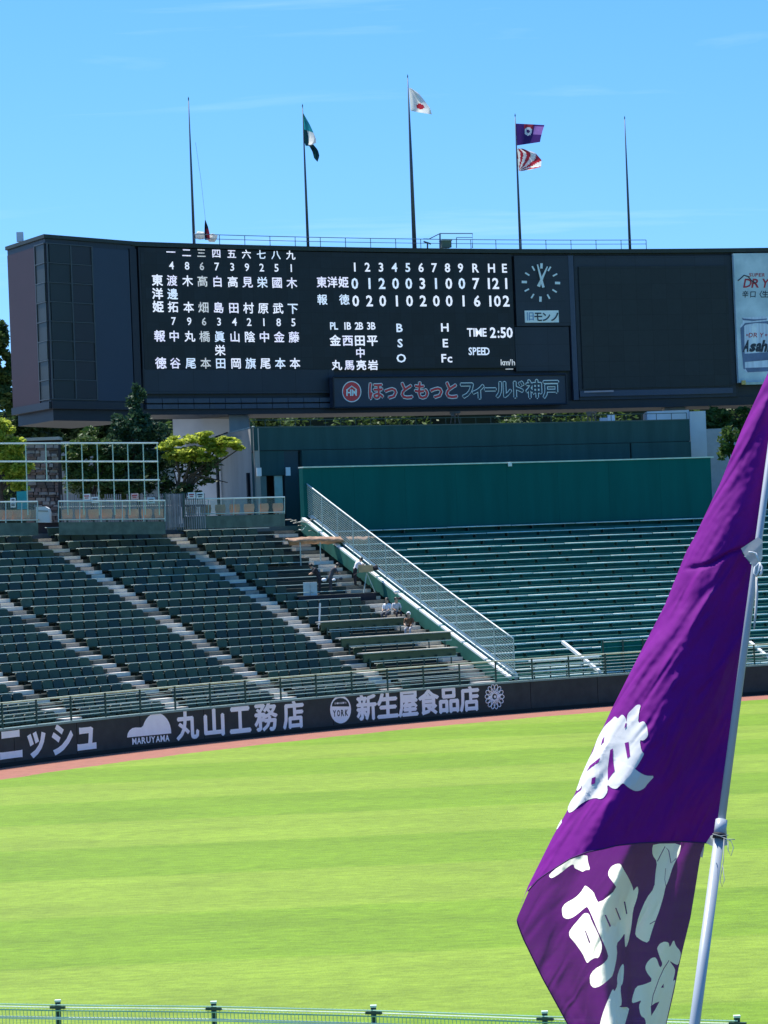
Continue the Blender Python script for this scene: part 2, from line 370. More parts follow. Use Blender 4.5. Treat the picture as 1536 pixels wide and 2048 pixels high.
# pale aisle stairs
for k, lab in (('Z2', 'pale concrete aisle stair at the far left edge of the seating'), ('Z', 'pale concrete aisle stair running down behind the letters at the left'),
               ('A', 'long pale concrete aisle stair starting at the gap left of the middle seat deck railing'), ('B', 'pale concrete aisle stair leading down past the bench block')):
    e = empty('aisle_stair', pol(R+1.5, aisle(k, 0), ZT(0)), lab, 'stair')
    for i in range(NR):
        for h in (0, 1):
            a = aisle(k, i+h*.5); r0 = RR(i)+h*RUN*.5-.02-RUN*.5; w = math.degrees((.40 if h else .56)/r0)
            if i == 0 and h == 0: continue
            MB().arc(r0, r0+RUN*.5+.03, a-w, a+w, ZT(i)-RISE+.02, ZT(i)-RISE+RISE*.5*(h+1)+.004, 1).build('step', rs.choice([treads[0], treads[2], treads[2], treads[3]]) if h else rs.choice([treads[0], treads[1], treads[1], treads[1]]), e)
e = empty('aisle_stair', pol(R+1.5, phF(0)-1.2, ZT(0)), 'pale concrete stair climbing just left of the slanting mesh fence', 'stair')
for i in range(NR):
    for h in (0, 1):
        a = phF(i+h*.5)-.85; r0 = RR(i)+h*RUN*.5-.02-RUN*.5; w = math.degrees(.6/r0)
        if i == 0 and h == 0: continue
        MB().arc(r0, r0+RUN*.5+.03, a-w, a+w, ZT(i)-RISE+.02, ZT(i)-RISE+RISE*.5*(h+1)+.004, 1).build('step', rs.choice([treads[0], treads[2], treads[2], treads[3]]) if h else rs.choice([treads[0], treads[1], treads[1], treads[1]]), e)

# seats
def seat_mesh(name, m):
    mb = MB(); w = .285
    # local: +Y is outward (towards the back), origin on the tread
    bk = [(-w, .34, .14), (-w*1.04, .42, .47), (-w*.75, .43, .505), (w*.75, .43, .505), (w*1.04, .42, .47), (w, .34, .14)]
    mb.prism([Vector((x, y, z)) for x, y, z in bk], [Vector((x*1.02, y+.045, z)) for x, y, z in bk])
    pn = [(-w*.95, .05, .20), (w*.95, .05, .20), (w*.95, .36, .17), (-w*.95, .36, .17)]
    mb.prism([Vector(q)-Vector((0, 0, .05)) for q in pn], [Vector(q) for q in pn])
    mb.box((0, .25, .07), .04, .05, .07)
    o = mb.build(name, m, origin=(0, 0, 0)); return o
seats = []; BLK = [('Z3', 'Z2'), ('Z2', 'Z'), ('Z', 'A'), ('A', 'B'), ('B', 'F')]
ORD = ['first', 'second', 'third', 'fourth', 'fifth', 'sixth', 'seventh', 'eighth', 'ninth', 'tenth', 'eleventh', 'twelfth', 'thirteenth', 'fourteenth', 'fifteenth', 'sixteenth', 'seventeenth', 'eighteenth', 'nineteenth', 'twentieth', 'twenty-first', 'twenty-second']
top['Z3'] = -59.1; top['F'] = None
def edge(k, i): return phF(i)-.95 if k == 'F' else aisle(k, i)
bench_rows = (1, 2, 3, 4, 5, 6, 7)
for bi, (a, b) in enumerate(BLK):
    for i in range(NR):
        m_ = math.degrees(.72/RR(i)); p0 = edge(a, i)+m_; p1 = edge(b, i)-m_
        arc_m = math.radians(p1-p0)*RR(i); n = 8 if bi < 4 else 7
        if bi < 4: n = 8
        for j in range(n):
            ph = p0+(p1-p0)*(j+.5)/n; q = pol(RR(i)+.25, ph, ZT(i)); x, y = proj(q+Vector((0, 0, .3)))
            if x < -30: continue
            if bi == 4 and i <= 7 and j >= (1 if i < 6 else 2): continue       # benches stand here
            if bi == 4 and i >= 11 and j >= (2 if i < 14 else 3 if i < 16 else 6): continue     # broadcast platform and its clutter
            seats.append((q.length, q, ph, bi, i, arc_m/n))
seats.sort(key=lambda s: s[0])
seat_ms = [seatm, seatm2, mat('seat_plastic_dark', (.014, .032, .018), .45, .2, 2), mat('seat_plastic_dusty', (.060, .092, .060), .7, .3, 3)]
protos = [seat_mesh('stadium_seat', m_) for m_ in seat_ms]
lab = {0: ('left of the leftmost aisle stair', 'seats left of the leftmost aisle'),
       1: ('between the two leftmost aisle stairs', 'seats between the two leftmost aisles'),
       2: ('in the middle seat block', 'seats in the lower middle block'),
       3: ('right of the middle aisle', 'seats right of the long middle aisle'),
       4: ('left of the benches', 'seats beside the long benches')}
rest = MB(); ns_ = 0
for s in seats[::1]:
    d, q, ph, bi, i, pitch = s
    if ns_ < 290:
        src = protos[random.choice([0, 0, 0, 1, 1, 2, 2, 3])]; o = src.copy(); COL.objects.link(o)
        o.location = q+Vector((0, 0, random.uniform(-.01, .01))); o.rotation_euler = (random.uniform(-.03, .03), 0, -math.radians(ph)+random.uniform(-.03, .03)); o.scale = (pitch/.66, 1, 1)
        tag(o, 'dark green seat, %s row up from railing, %s' % (ORD[i], lab[bi][0]), 'seat', lab[bi][1]); ns_ += 1
    else:
        me = protos[0].data; rot = Matrix.Rotation(-math.radians(ph)+random.uniform(-.03, .03), 3, 'Z'); kk = pitch/.66; dz = random.uniform(-.01, .01); rest.cm = random.choice([0, 0, 0, 1, 1, 2, 2, 3])
        rest.add([q+rot @ Vector((v.co.x*kk, v.co.y, v.co.z+dz)) for v in me.vertices], [tuple(p.vertices) for p in me.polygons])
tag(rest.build('upper_seats', seat_ms, origin=(0, 0, 0)), 'remaining dark green seats in the upper rows of the left stand', 'seats', kind='stuff')
for o in protos: bpy.data.objects.remove(o)
# thin pale rail along the tops of each seat row
rr = empty('seat_row_rails', pol(R+2, -45, 1.2), 'thin pale rails running along the tops of the seat rows', 'rails')
for bi, (a, b) in enumerate(BLK):
    for i in range(NR):
        m_ = math.degrees(.68/RR(i)); p0 = edge(a, i)+m_; p1 = edge(b, i)-m_
        MB().arctube(RR(i)+.76, p0, p1, ZT(i)+.53, .019, 5).build('rail', railm, rr, True)

# long benches in the lower right block
for (xa, ya, xb, yb, i, lb) in ((642, 1244, 812, 1233, 7, 'uppermost of three long dark benches left of the mesh fence'), (682, 1275, 905, 1263, 4, 'middle one of three long dark benches left of the mesh fence'),
                            (726, 1306, 915, 1294, 2, 'lowest of three long dark benches left of the mesh fence')):
    r = RR(i)+.1; pa = PR(xa, ya, r); pb = PR(xb, yb, r); p0, p1 = phi(pa), phi(pb); zt = (pa.z+pb.z)/2
    e = empty('long_bench', pol(r, (p0+p1)/2, ZT(i)), lb, 'bench')
    MB().arc(r-.03, r+.42, p0, p1, zt-.045, zt).build('seat_slab', tread, e)
    MB().arc(r+.05, r+.12, p0+.05, p1-.05, zt-.42, zt-.047).build('front_panel', seatm2, e)
    MB().arc(r-.28, r-.24, p0+.2, p1-.2, zt-.42, zt-.38).build('foot_rail', railm, e)
    for k in range(7):
        f = (k+.5)/7; MB().box(pol(r+.0, p0+(p1-p0)*f, zt-.55), .03, .1, .25, 0).build('leg', raild, e)

# ---------------------------------------------------------------- slanting mesh fence on its parapet
mf = empty('mesh_fence', pol(R+1.2, phF(0), ZT(0)), 'tall pale wire mesh fence slanting down the stand beside the bleacher', 'fence')
def fl(t, dz, dph=0):                                # t 0 bottom .. 1 top
    r = R+1.1+t*19.2; return pol(r, FEN_B+(FEN_T-FEN_B)*t+dph, 1.55+t*7.9+dz)
zT = lambda t: 1.78-.03*t
k = 24
MB().tube([fl(i/k, zT(i/k)) for i in range(k+1)], .035, 6).build('top_rail', railw, mf, True)
MB().tube([fl(i/k, .12) for i in range(k+1)], .03, 6).build('bottom_rail', railw, mf, True)
for i in range(13):
    t = i/12; MB().tube([fl(t, -.1), fl(t, zT(t))], .03, 6).build('post', railm, mf)
inf = MB()
for j in range(1, 15): inf.tube([fl(i/k, .12+(zT(0)-.12)*j/15) for i in range(k+1)], .014, 3, False)
for i in range(1, 150): t = i/150; inf.tube([fl(t, .12), fl(t, zT(t))], .009, 3, False)
tag(inf.build('wire_infill', railm, mf), kind='stuff')
ps = MB(); kk_ = 24
ps.add([q for i in range(kk_+1) for q in (fl(i/kk_, -.7, -.27), fl(i/kk_, -.05, -.27), fl(i/kk_, -.05, .2), fl(i/kk_, -.7, .2))], [(4*i+j, 4*i+(j+1) % 4, 4*i+4+(j+1) % 4, 4*i+4+j) for i in range(kk_) for j in range(4)])
par = empty('stair_parapet', pol(R+1.2, phF(0), ZT(0)), 'low white double parapet running under the slanting mesh fence', 'wall')
for dph, w, nm in ((-.18, .11, 'kerb'), (.12, .07, 'kerb')):
    for s in range(10):
        a, b = s/10+.004, (s+1)/10-.004; c = [];
        for t in (a, b):
            dd = math.degrees(w/(R+1.1+t*19.2)); c.append([fl(t, -.14, dph-dd), fl(t, -.14, dph+dd), fl(t, .04 if dph < 0 else .14, dph+dd), fl(t, .04 if dph < 0 else .14, dph-dd)])
        MB().prism(c[0], c[1]).build('kerb', white, par)

ps.build('parapet_core', terrd, par)
# parapet and sunken gangway in the bleacher
gp = empty('gangway_parapet', PR(1200, 1342, R+1.5), 'short slanting pale parapet at the gangway below the bleacher', 'wall')
a0, b0 = PR(1125, 1281, R+4.3), PR(1200, 1341, R+.9)
for s in (0,):
    mb = MB(); d = Vector((b0.y-a0.y, a0.x-b0.x, 0)).normalized()*.07; dn = Vector((0, 0, -.14))
    mb.prism([a0-d+dn, a0+d+dn, b0+d+dn, b0-d+dn], [a0-d, a0+d, b0+d, b0-d]); mb.build('parapet_slab', white, gp)
a0, b0 = PR(1500, 1282, R+4.3), PR(1560, 1332, R+1.6)
gp2 = empty('gangway_parapet', b0-Vector((0, 0, .5)), 'slanting pale parapet right of the big purple flag', 'wall')
d = Vector((b0.y-a0.y, a0.x-b0.x, 0)).normalized()*.08
MB().prism([a0-d+dn, a0+d+dn, b0+d+dn, b0-d+dn], [a0-d, a0+d, b0+d, b0-d]).build('parapet_slab', white, gp2)
f0, f1 = FI(1204, 1330, R+1.9), FI(1486, 1310, R+1.9)
gw = empty('gangway_railing', pol(R+1.9, (f0+f1)/2, 1.4), 'green barred railing in front of the gangway gap below the bleacher', 'railing')
MB().arc(R+1.86, R+1.92, f0, f1, 1.3, 2.92).build('screen_panel', teal, gw)
for q in range(6): MB().arctube(R+1.8, f0, f1, 1.62+q*.25, .022).build('bar', railm if q in (5,) else mat('teal_bar', (.06, .30, .26), .5), gw, True)
for q in range(8): MB().box(pol(R+1.76, f0+(f1-f0)*q/7, 2.1), .03, .03, .85).build('post', raild, gw)
f2 = FI(1035, 1345, R+1.6)
st_ = empty('gangway_rails', pol(R+1.6, (f2+f0)/2, 1.2), 'low pale rails between the fence foot and the slanting parapet', 'rails')
for q in range(3): MB().arctube(R+1.0+q*.1, f2+.3, f0-.5, 1.75+q*.24, .045).build('rail', railw, st_, True)
for q in range(5): MB().box(pol(R+1.2, f2+.5+(f0-f2-1)*q/4, 1.7), .03, .03, .5).build('post', raild, st_)

# ---------------------------------------------------------------- backscreen walls and concourse
cc = MB(); cc.arc(R+20.9+1.0, R+120, -80, 10, 0, 9.08, 80); tag(cc.build('concourse', mat('concourse_paving', (.22, .22, .20), .9), origin=(0, 0, 0)), kind='structure')
bw = empty('green_backscreen', pol(R+20.2, -27, 9.1), 'long teal green backscreen wall with pale top flashing above the bleacher', 'wall')
p0, p1 = -34.9, -19.7; nseg = 8
for s in range(nseg):
    MB().arc(R+20.25, R+20.6, p0+(p1-p0)*s/nseg+.002, p0+(p1-p0)*(s+1)/nseg-.002, 7.9, 12.0, 4).build('wall_panel', teal, bw)
MB().arc(R+20.18, R+20.66, p0, p1+.1, 12.003, 12.07).build('flashing', lintel, bw)
for x in (1020, 1146+0):
    if x < 1100: MB().box(PR(x, 929, R+20.1), .1, .1, .1).build('junction_box', railw, bw)
RU = R+24
bu = empty('backscreen_building', pol(RU, -27, 9.1), 'slate green two storey building behind the backscreen with an open doorway', 'building')
xs = [(510, 520), (520, 570), (570, 603)]
u0, u1 = FI(510, 940, RU), FI(1378, 840, RU)
zb = PR(900, 1043, RU).z if False else 9.08
ZU = 14.28; dl, dr = FI(519, 990, RU), FI(571, 990, RU); zd = PR(545, 951, RU).z; zs = PR(900, 895, RU).z
MB().arc(RU, RU+.3, u0, dl, zb, zs).build('wall', slate, bu)
MB().arc(RU, RU+.3, dl, dr, zd, zs).build('wall', slate, bu)
x603 = FI(603, 950, RU)
MB().arc(RU, RU+.3, dr, x603-.1, zb, zs).build('wall', slate2, bu)
MB().arc(RU-.12, RU+.3, x603, FI(1258, 900, RU), zb, zs).build('wall', slate, bu)
MB().arc(RU-.12, RU+.3, FI(1261, 900, RU), u1, zb, zs).build('wall', slate, bu)
MB().arc(RU-.06, RU+.3, u0, u1, zs+.03, ZU).build('parapet_band', slate, bu)
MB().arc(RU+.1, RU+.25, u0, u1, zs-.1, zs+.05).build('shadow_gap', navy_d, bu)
MB().arc(RU+.305, RU+8, u0+.4, u1-.1, 13.6, 13.9).build('roof', conc, bu)
MB().arc(RU-.08, RU+.34, u0, u1, ZU+.003, ZU+.06).build('coping', mat('dark_coping', (.05, .09, .09), .5), bu)
# doorway: reveals, leaf, dark interior
MB().arc(RU+.31, RU+1.0, dl, dr, zb-.0, zb+.02).build('door_floor', conc, bu)
MB().arc(RU+1.0, RU+1.1, dl-.05, dr+.05, zb, zd+.2).build('interior_wall', navy_d, bu)
x1, x2, x3 = FI(536, 990, RU), FI(552, 990, RU), FI(568, 990, RU)
dd = MB().arc(RU+.1, RU+.16, dl+.03, x1, zb+.05, zd-.02).build('door', mat('door_grey_green', (.12, .17, .17), .5), bu)
MB().arc(RU+.1, RU+.16, x2, x3, zb+.05, zd-.02).build('door', mat('door_pale', (.36, .50, .47), .5), bu)
for x, y in ((518, 944), (576, 943)): MB().box(PR(x, y, RU-.25), .13, .03, .22, .45).build('notice', white, bu)
MB().box(PR(609, 951, RU-.3), .05, .05, .2, .45).build('wall_lamp', white, bu)
# pale end wall receding
A0 = pol(RU, u0, 0); a_px = PR(440, 868, RU); Bx = P(438, 868, A0.y+7.0)
ew = MB(); ax, ay = A0.x-.02, A0.y; bx, by = Bx.x, Bx.y
dirn = Vector((bx-ax, by-ay, 0)).normalized(); nn = Vector((-dirn.y, dirn.x, 0)); nn = nn if nn.x > 0 else -nn
c4 = [Vector((ax, ay, 0)), Vector((bx, by, 0)), Vector((bx, by, 0))+nn*.3, Vector((ax, ay, 0))+nn*.3]
ew.prism([v+Vector((0, 0, zb-.5)) for v in c4], [v+Vector((0, 0, ZU-.02)) for v in c4]); ew.build('end_wall', conc, bu)
MB().tube([Vector((bx-.15, by-.2, zb)), Vector((bx-.15, by-.2, ZU-.1)), Vector((bx+.5, by-.3, ZU+.05))], .09, 8).build('downpipe', mat('black_pipe', (.01, .012, .015), .4), bu)
# roof handrail over the end wall and along
for (pa, pb) in ((P(458, 866, A0.y+6), P(508, 853, A0.y+1)),):
    MB().tube([pa, pb], .04, 6).build('roof_rail', railm, bu)
MB().arctube(RU+.3, u0, u1, ZU+.42, .022).build('roof_rail', raild, bu)
for q in range(30): MB().tube([pol(RU+.3, u0+(u1-u0)*q/29, ZU), pol(RU+.3, u0+(u1-u0)*q/29, ZU+.42)], .018, 4).build('roof_rail_post', raild, bu)

pb_ = empty('pale_service_block', P(400, 1000, 166), 'pale concrete service block behind the bright green bough', 'building')
a, b = P(345, 836, 168), P(458, 838, 166); n_ = Vector((0, 6, 0))
MB().prism([Vector((a.x, a.y, 9)), Vector((b.x, b.y, 9)), Vector((b.x, b.y, 9))+n_, Vector((a.x, a.y, 9))+n_],
           [a, b, b+n_, a+n_]).build('wall', concl, pb_)
MB().prism([a+Vector((-.1, -.1, .003)), b+Vector((.1, -.1, .003)), b+n_+Vector((.1, .1, 0)), a+n_+Vector((-.1, .1, 0))],
           [a+Vector((-.1, -.1, .12)), b+Vector((.1, -.1, .12)), b+n_+Vector((.1, .1, .12)), a+n_+Vector((-.1, .1, .12))]).build('roof_edge', conc, pb_)
pr_ = empty('pale_portal_block', P(1395, 915, 176), 'pale painted concrete portal at the right end of the slate green building', 'building')
def slabpx(nm, m, par, x0, y0, x1, y1, Y, th, z_bot=None, dY=0):
    a = P(x0, y0, Y); b = P(x1, y0, Y+dY); zb_ = P(x0, y1, Y).z if z_bot is None else z_bot
    A = [Vector((a.x, a.y, zb_)), Vector((b.x, b.y, zb_)), Vector((b.x, b.y+th, zb_)), Vector((a.x, a.y+th, zb_))]
    return MB().prism(A, [Vector((v.x, v.y, a.z)) for v in A]).build(nm, m, par)
slabpx('pier', concl, pr_, 1379, 823, 1411, 915, 172.5, 3, 9)
slabpx('lintel', concl, pr_, 1294, 823, 1378, 840, 172.7, 2.8, 13.9)
gb = slabpx('grey_outbuilding', mat('pale_render', (.40, .42, .44), .8, .1), None, 1412, 858, 1475, 960, 174, 5, 9)
tag(gb, 'low grey rendered building at the right end beside a small tree', 'building')
# odd kit on the building roof
t = empty('roof_equipment_box', P(1222, 842, 171), 'small pale equipment box on the slate building roof', 'box')
MB().box(P(1222, 836, 171), .2, .25, .2).build('cabinet', white, t); MB().box(P(1208, 840, 171), .25, .2, .12).build('bracket', concl, t)
for x in (910, 1183):
    t = empty('roof_floodlight', P(x, 845, 170), 'small floodlight frame on the roof, %s' % ('left one below the stadium name' if x < 1000 else 'right one below the video screen'), 'floodlight')
    for dx in (-9, 0, 9): MB().tube([P(x+dx, 847, 170), P(x+dx*.6, 826, 170)], .035, 5).build('leg', mat('rusty_steel', (.16, .12, .09), .7), t)
    MB().box(P(x, 825, 170), .3, .12, .06).build('lamp_bar', mat('rusty_steel', (.16, .12, .09), .7), t)
    MB().box(P(x-5, 830, 169.8), .1, .1, .08).build('lamp', mat('rusty_steel', (.16, .12, .09), .7), t)

# ---------------------------------------------------------------- scoreboard
RB = 104.3; ZB, ZBT = 15.35, 24.6
sb = empty('scoreboard', pol(RB, -27, ZB), 'huge curved dark navy scoreboard with lit Japanese player names and an analogue clock', 'scoreboard')
q0 = FI(276, 640, RB); q1 = -8.0
MB().arc(RB+.25, RB+4.5, q0, q1, ZB+.5, ZBT-.15, 60).build('body', navy, sb)
MB().arc(RB-.12, RB+4.7, q0-.15, q1, ZBT-.24, ZBT, 60).build('roof_cap', cap_m, sb)
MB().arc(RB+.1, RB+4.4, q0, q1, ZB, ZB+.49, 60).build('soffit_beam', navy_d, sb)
def panel(nm, m, xa, xb, ya, yb, proud=0.0, parent=None, th=.24):
    return quad_on(MB(), RB-proud, RB-proud+th, xa, xb, ya, yb).build(nm, m, parent or sb)
# left tower: corner K, far-left L
K = P(96, 640, 154.6); Lp = P(20, 640, 159.8); Sx = pol(RB, q0, 0)
K.z = Lp.z = 0
Bk = Lp+Vector((2.5, 5.5, 0)); Bs = pol(RB+4.5, q0, 0)
ringt = [Lp, K, Sx, Bs, Bk]
ins = lambda v, s_: Vector((v.x, v.y, 0))
MB().prism([Vector((v.x, v.y, ZB+.25)) for v in ringt], [Vector((v.x, v.y, ZBT-.2)) for v in ringt]).build('end_tower', navy, sb)
cen = sum((v for v in ringt), Vector())/5
grow = [cen+(v-cen)*1.035 for v in ringt]
MB().prism([Vector((v.x, v.y, ZBT-.19)) for v in grow], [Vector((v.x, v.y, ZBT)) for v in grow]).build('tower_cap', cap_m, sb)
shr = [cen+(v-cen)*.93 for v in ringt]
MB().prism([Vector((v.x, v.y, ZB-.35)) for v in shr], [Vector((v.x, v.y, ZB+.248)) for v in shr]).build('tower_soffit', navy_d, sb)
def face_panel(nm, m, A, B, f0, f1, z0, z1, proud, th=.1, parent=None):
    d = (B-A); nrm = Vector((d.y, -d.x, 0)).normalized()
    if nrm.y > 0: nrm = -nrm
    a = A+d*f0; b = A+d*f1
    q = [a+nrm*proud, b+nrm*proud, b+nrm*(proud-th), a+nrm*(proud-th)]
    return MB().prism([Vector((v.x, v.y, z0)) for v in q], [Vector((v.x, v.y, z1)) for v in q]).build(nm, m, parent or sb)
face_panel('maroon_cladding', maroon, Lp, K, .02, .74, ZB+.55, ZBT-.5, .06)
zr = [ZBT-.45-(ZBT-.45-ZB-.75)*i/8 for i in range(9)]
fx = (96, 262, 276)
fr = lambda x: (P(x, 640, 156).x-P(96, 640, 156).x)/(P(276, 640, 156).x-P(96, 640, 156).x)*1.0
fA, fB_ = fr(142), fr(184)
for i in range(8):
    for (A, B, u, v, nm) in ((Lp, K, .76, .985, 'glass_pane'), (K, Sx, .03, fA, 'glass_pane'), (K, Sx, fA+.01, fB_, 'glass_pane')):
        face_panel(nm, mat('smoked_glass_%s' % 'abc'[(i*3+int(u*10)) % 3], [(.012, .018, .018), (.020, .024, .020), (.014, .014, .018)][(i*3+int(u*10)) % 3], .5, .2, .6), A, B, u, v, zr[i+1]+.04, zr[i]-.04, .05+.03*((i*5+int(u*7)) % 3 == 0))
for i in range(9):
    for (A, B, u, v) in ((Lp, K, .75, 1), (K, Sx, 0, fB_+.01)): face_panel('glazing_bar', mull, A, B, u, v, zr[i]-.025, zr[i]+.025, .095, .06)
for (A, B, u) in ((K, Sx, .004), (K, Sx, fA), (K, Sx, fB_), (Lp, K, .75)): face_panel('glazing_bar', mull, A, B, u, u+.012, zr[8], zr[0], .10, .06)
face_panel('blue_cladding', mat('blue_cladding', (.024, .038, .066), .55, .06, .5), K, Sx, fr(187), fr(260), ZB+.7, ZBT-.5, .06)
face_panel('tower_base_trim', navy_d, K, Sx, 0, 1, ZB+.25, ZB+.62, .12)
face_panel('tower_base_trim', navy_d, Lp, K, 0, 1, ZB+.25, ZB+.62, .12)
face_panel('recess_strip', navy_d, K, Sx, fr(262), 1, ZB+.3, ZBT-.4, .07)
# score display (one curved lamp panel)
zt1, zb1 = ZBT-.3, PR(660, 738.5, RB).z
dsp = MB().arc(RB-.05, RB+.24, FI(284, 620, RB), FI(1026, 620, RB), zb1, zt1, 30).build('score_display', ledoff, sb)
MB().arc(RB-.10, RB+.2, FI(279, 620, RB), FI(282.5, 620, RB), zb1-1.3, zt1, 1).build('trim', navy_d, sb)
MB().arc(RB-.04, RB+.24, FI(284, 760, RB), FI(668, 760, RB), zb1-1.32, zb1-.01, 20).build('lower_fascia', navy, sb)
for s in range(12):
    a = FI(290, 790, RB); b = FI(668, 800, RB)
    for zz, hh in ((ZB+.62, .24), (ZB+.30, .24)): MB().arc(RB-.12, RB+.1, a+(b-a)*s/12+.01, a+(b-a)*(s+1)/12-.01, zz, zz+hh, 2).build('ledge_plate', mat('ledge_grey', (.05, .065, .09), .5), sb)
RD = RB-.06
z4 = lambda x, y: (280+x/4.267, 480+y/4.267)
cx9 = [264, 397, 524, 652, 783, 909, 1035, 1161, 1287]
rowz = [z4(264, v) for v in (103, 215, 345, 460, 570, 690, 820, 938, 1050)]
hy = [103, 106, 115, 122, 127, 131, 137, 140, 146]
phc = [FI(*z4(x, y_), RD) for x, y_ in zip(cx9, hy)]
zrow = [PR(*q, RD).z for q in rowz]
# correct for the fall along a row: rows are level on the board
cols = ['一4渡邊拓7中 谷', '二8木 本9丸 尾', '三6高 畑6橋 本', '四7白 島3眞栄田', '五3高 田4山 岡', '六9見 村2陰 旗', '七2栄 原1中 尾', '八5國 武8金 本', '九1木 下5藤 本']
def put_pz(mb, ch, ph, zz, hpx, wpx, off):
    x, y = proj(pol(RD, ph, zz)); put(mb, ch, x, y, RD, hpx, wpx, off=off)
buckets = {}
def lch(row, ch, ph, zz, h, w, off, mi):
    mb = MB(); put_pz(mb, ch, ph, zz, h, w, off); mb.build('display_character', led[mi], dsp)
hue = [0, 0, 3, 2, 0, 2, 0, 2, 3]
for c, s in enumerate(cols):
    for r_, ch in enumerate(s):
        if ch == ' ': continue
        num = ch.isdigit()
        mi = 0 if (num and c not in (2,)) else random.choice([0, 0, 1, 1, 2]) if c != 2 else 3
        lch(r_, ch, phc[c], zrow[r_], 16 if num else (19 if r_ == 0 else 23), 14.5 if num else (19 if r_ == 0 else 22), .012 if num else .018, mi)
for r_, ch, x, y_ in ((2, '東', 148, 338), (3, '洋', 150, 455), (4, '姫', 155, 570), (6, '報', 168, 815), (8, '徳', 178, 1045)):
    lch(r_, ch, FI(*z4(x, y_), RD), zrow[r_], 24, 23, .028, 0 if r_ < 5 else 1)
z2 = lambda x, y: (600+x/2.648, 460+y/2.648)
def lpx(row, ch, x, y_, h, w, off=.02, mi=0):
    mb = MB(); put(mb, ch, *z2(x, y_), RD, h, w*(1.32 if ord(ch) < 128 else 1), off=off); mb.build('display_character', led[mi], dsp)
for ch, x in zip('123456789RHE', (290, 357, 429, 500, 571, 641, 711, 781, 850, 930, 1014, 1083)): lpx(20, ch, x, 195+(x-290)*.008, 18, 12.5, .02, 2 if ch in '45' else 0)
for ch, x in zip('012003100', (290, 368, 434, 506, 576, 648, 720, 788, 857)): lpx(21, ch, x, 282, 22, 15.5, .022, random.choice([0, 2]))
for ch, x in zip('7121', (932, 1000, 1036, 1092)): lpx(21, ch, x, 282, 22, 15.5, .022)
for ch, x in zip('020102001', (295, 368, 438, 513, 580, 652, 722, 790, 866)): lpx(22, ch, x, 374, 22, 15.5, .022)
for ch, x in zip('6102', (938, 1008, 1045, 1092)): lpx(22, ch, x, 375, 22, 15.5, .022)
for ch, x in zip('東洋姫', (115, 172, 230)): lpx(21, ch, x, 276, 23, 21, .025, 1)
for ch, x in zip('報徳', (118, 235)): lpx(22, ch, x, 368, 22, 21, .02, 2)
for ch, x in zip('PL1B2B3B', (170, 191, 238, 259, 301, 323, 364, 388)): lpx(23, ch, x, 507, 15, 9.5, .02, 2 if ch in 'PL' else 0)
for ch, x in zip('金西田平', (187, 253, 317, 383)): lpx(24, ch, x, 585, 23, 23, .025, 1 if ch == '西' else 0)
lpx(25, '中', 320, 650, 22, 20, .02, 1)
for ch, x in zip('丸馬亮岩', (195, 262, 325, 387)): lpx(26, ch, x, 715, 21, 21, .025, {'馬': 1}.get(ch, 0))
for ch, x, y_ in (('B', 527, 517), ('S', 530, 598), ('O', 536, 678), ('H', 767, 515), ('E', 770, 598), ('F', 762, 678), ('c', 793, 678)): lpx(27, ch, x, y_, 17, 13.5, .02, 2 if ch in 'BSO' else 0)
for ch, x in zip('TIME', (900, 922, 946, 977)): lpx(28, ch, x, 541, 17, 10.5, .02)
for ch, x in zip('2:50', (1022, 1051, 1076, 1110)): lpx(28, ch, x, 542, 21, 14 if ch != ':' else 12, .025)
for ch, x in zip('SPEED', (902, 925, 947, 968, 990)): lpx(29, ch, x, 641, 15.5, 9, .02, 2)
for ch, x in zip('km/h', (1073, 1095, 1112, 1130)): lpx(30, ch, x, 700, 12, 8.5, .02, 3)
mb = MB(); x, y = z2(1113, 737); quad_on(mb, RD-.005, RD+.01, x-9, x+6, y-1, y+.6); mb.build('display_underline', led[3], dsp)
# panels round the clock
cxk, cyk = z2(1276, 278)
panel('clock_panel', navy, 1031, 1139, 512, 652, .06); panel('clock_panel', navy, 1031, 1139, 654, 742, .05)
panel('frame_pillar', mat('navy_light', (.045, .06, .10), .5, .08), 1142, 1152, 511, 800, .08)
clk = MB(); quad_on(clk, RB-.075, RB-.065, cxk-.5, cxk+.5, cyk-.5, cyk+.5); ck = clk.build('clock', navy, sb)
RK = RB-.10; wk = mat('clock_white', (.78, .84, .84), .5, .03)
def kp(x, y, r=RK): return PR(cxk+x, cyk-y, r)
def bar(mb, x0, y0, x1, y1, w0, w1, r=RK):
    d = math.hypot(x1-x0, y1-y0); nx, ny = -(y1-y0)/d, (x1-x0)/d
    fr_ = [(x0+nx*w0, y0+ny*w0), (x1+nx*w1, y1+ny*w1), (x1-nx*w1, y1-ny*w1), (x0-nx*w0, y0-ny*w0)]
    mb.prism([kp(x, y, r) for x, y in fr_], [kp(x, y, r+.05) for x, y in fr_])
for h in range(12):
    a = math.radians(30*h)+.03; mb = MB(); r1_, r0_ = (37, 27) if h % 3 else (38.5, 28)
    bar(mb, r0_*math.sin(a), r0_*math.cos(a), r1_*math.sin(a), r1_*math.cos(a), 1.6 if h % 3 else 2.5, 1.6 if h % 3 else 2.5); mb.build('hour_mark', wk, ck)
mb = MB(); bar(mb, -5, -8, 13, 32, 3.2, 1.2); mb.build('clock_hand', wk, ck)
mb = MB(); bar(mb, 5, -10, -7, 36, 2.6, 1.4, RK-.06); mb.build('clock_hand', wk, ck)
cs = panel('clock_sign', mat('sign_white', (.85, .90, .88), .5, .03), 1050, 1117.5, 621, 645, .12, th=.1)
mb = MB(); dk = mat('sign_ink', (.03, .04, .06), .6)
for ch, x in zip('モンノ', (1262, 1305, 1349)): put(mb, ch, *z2(x, 460), RB-.15, 17, 15.5, off=.02, ink=True)
mb.build('sign_lettering', dk, cs)
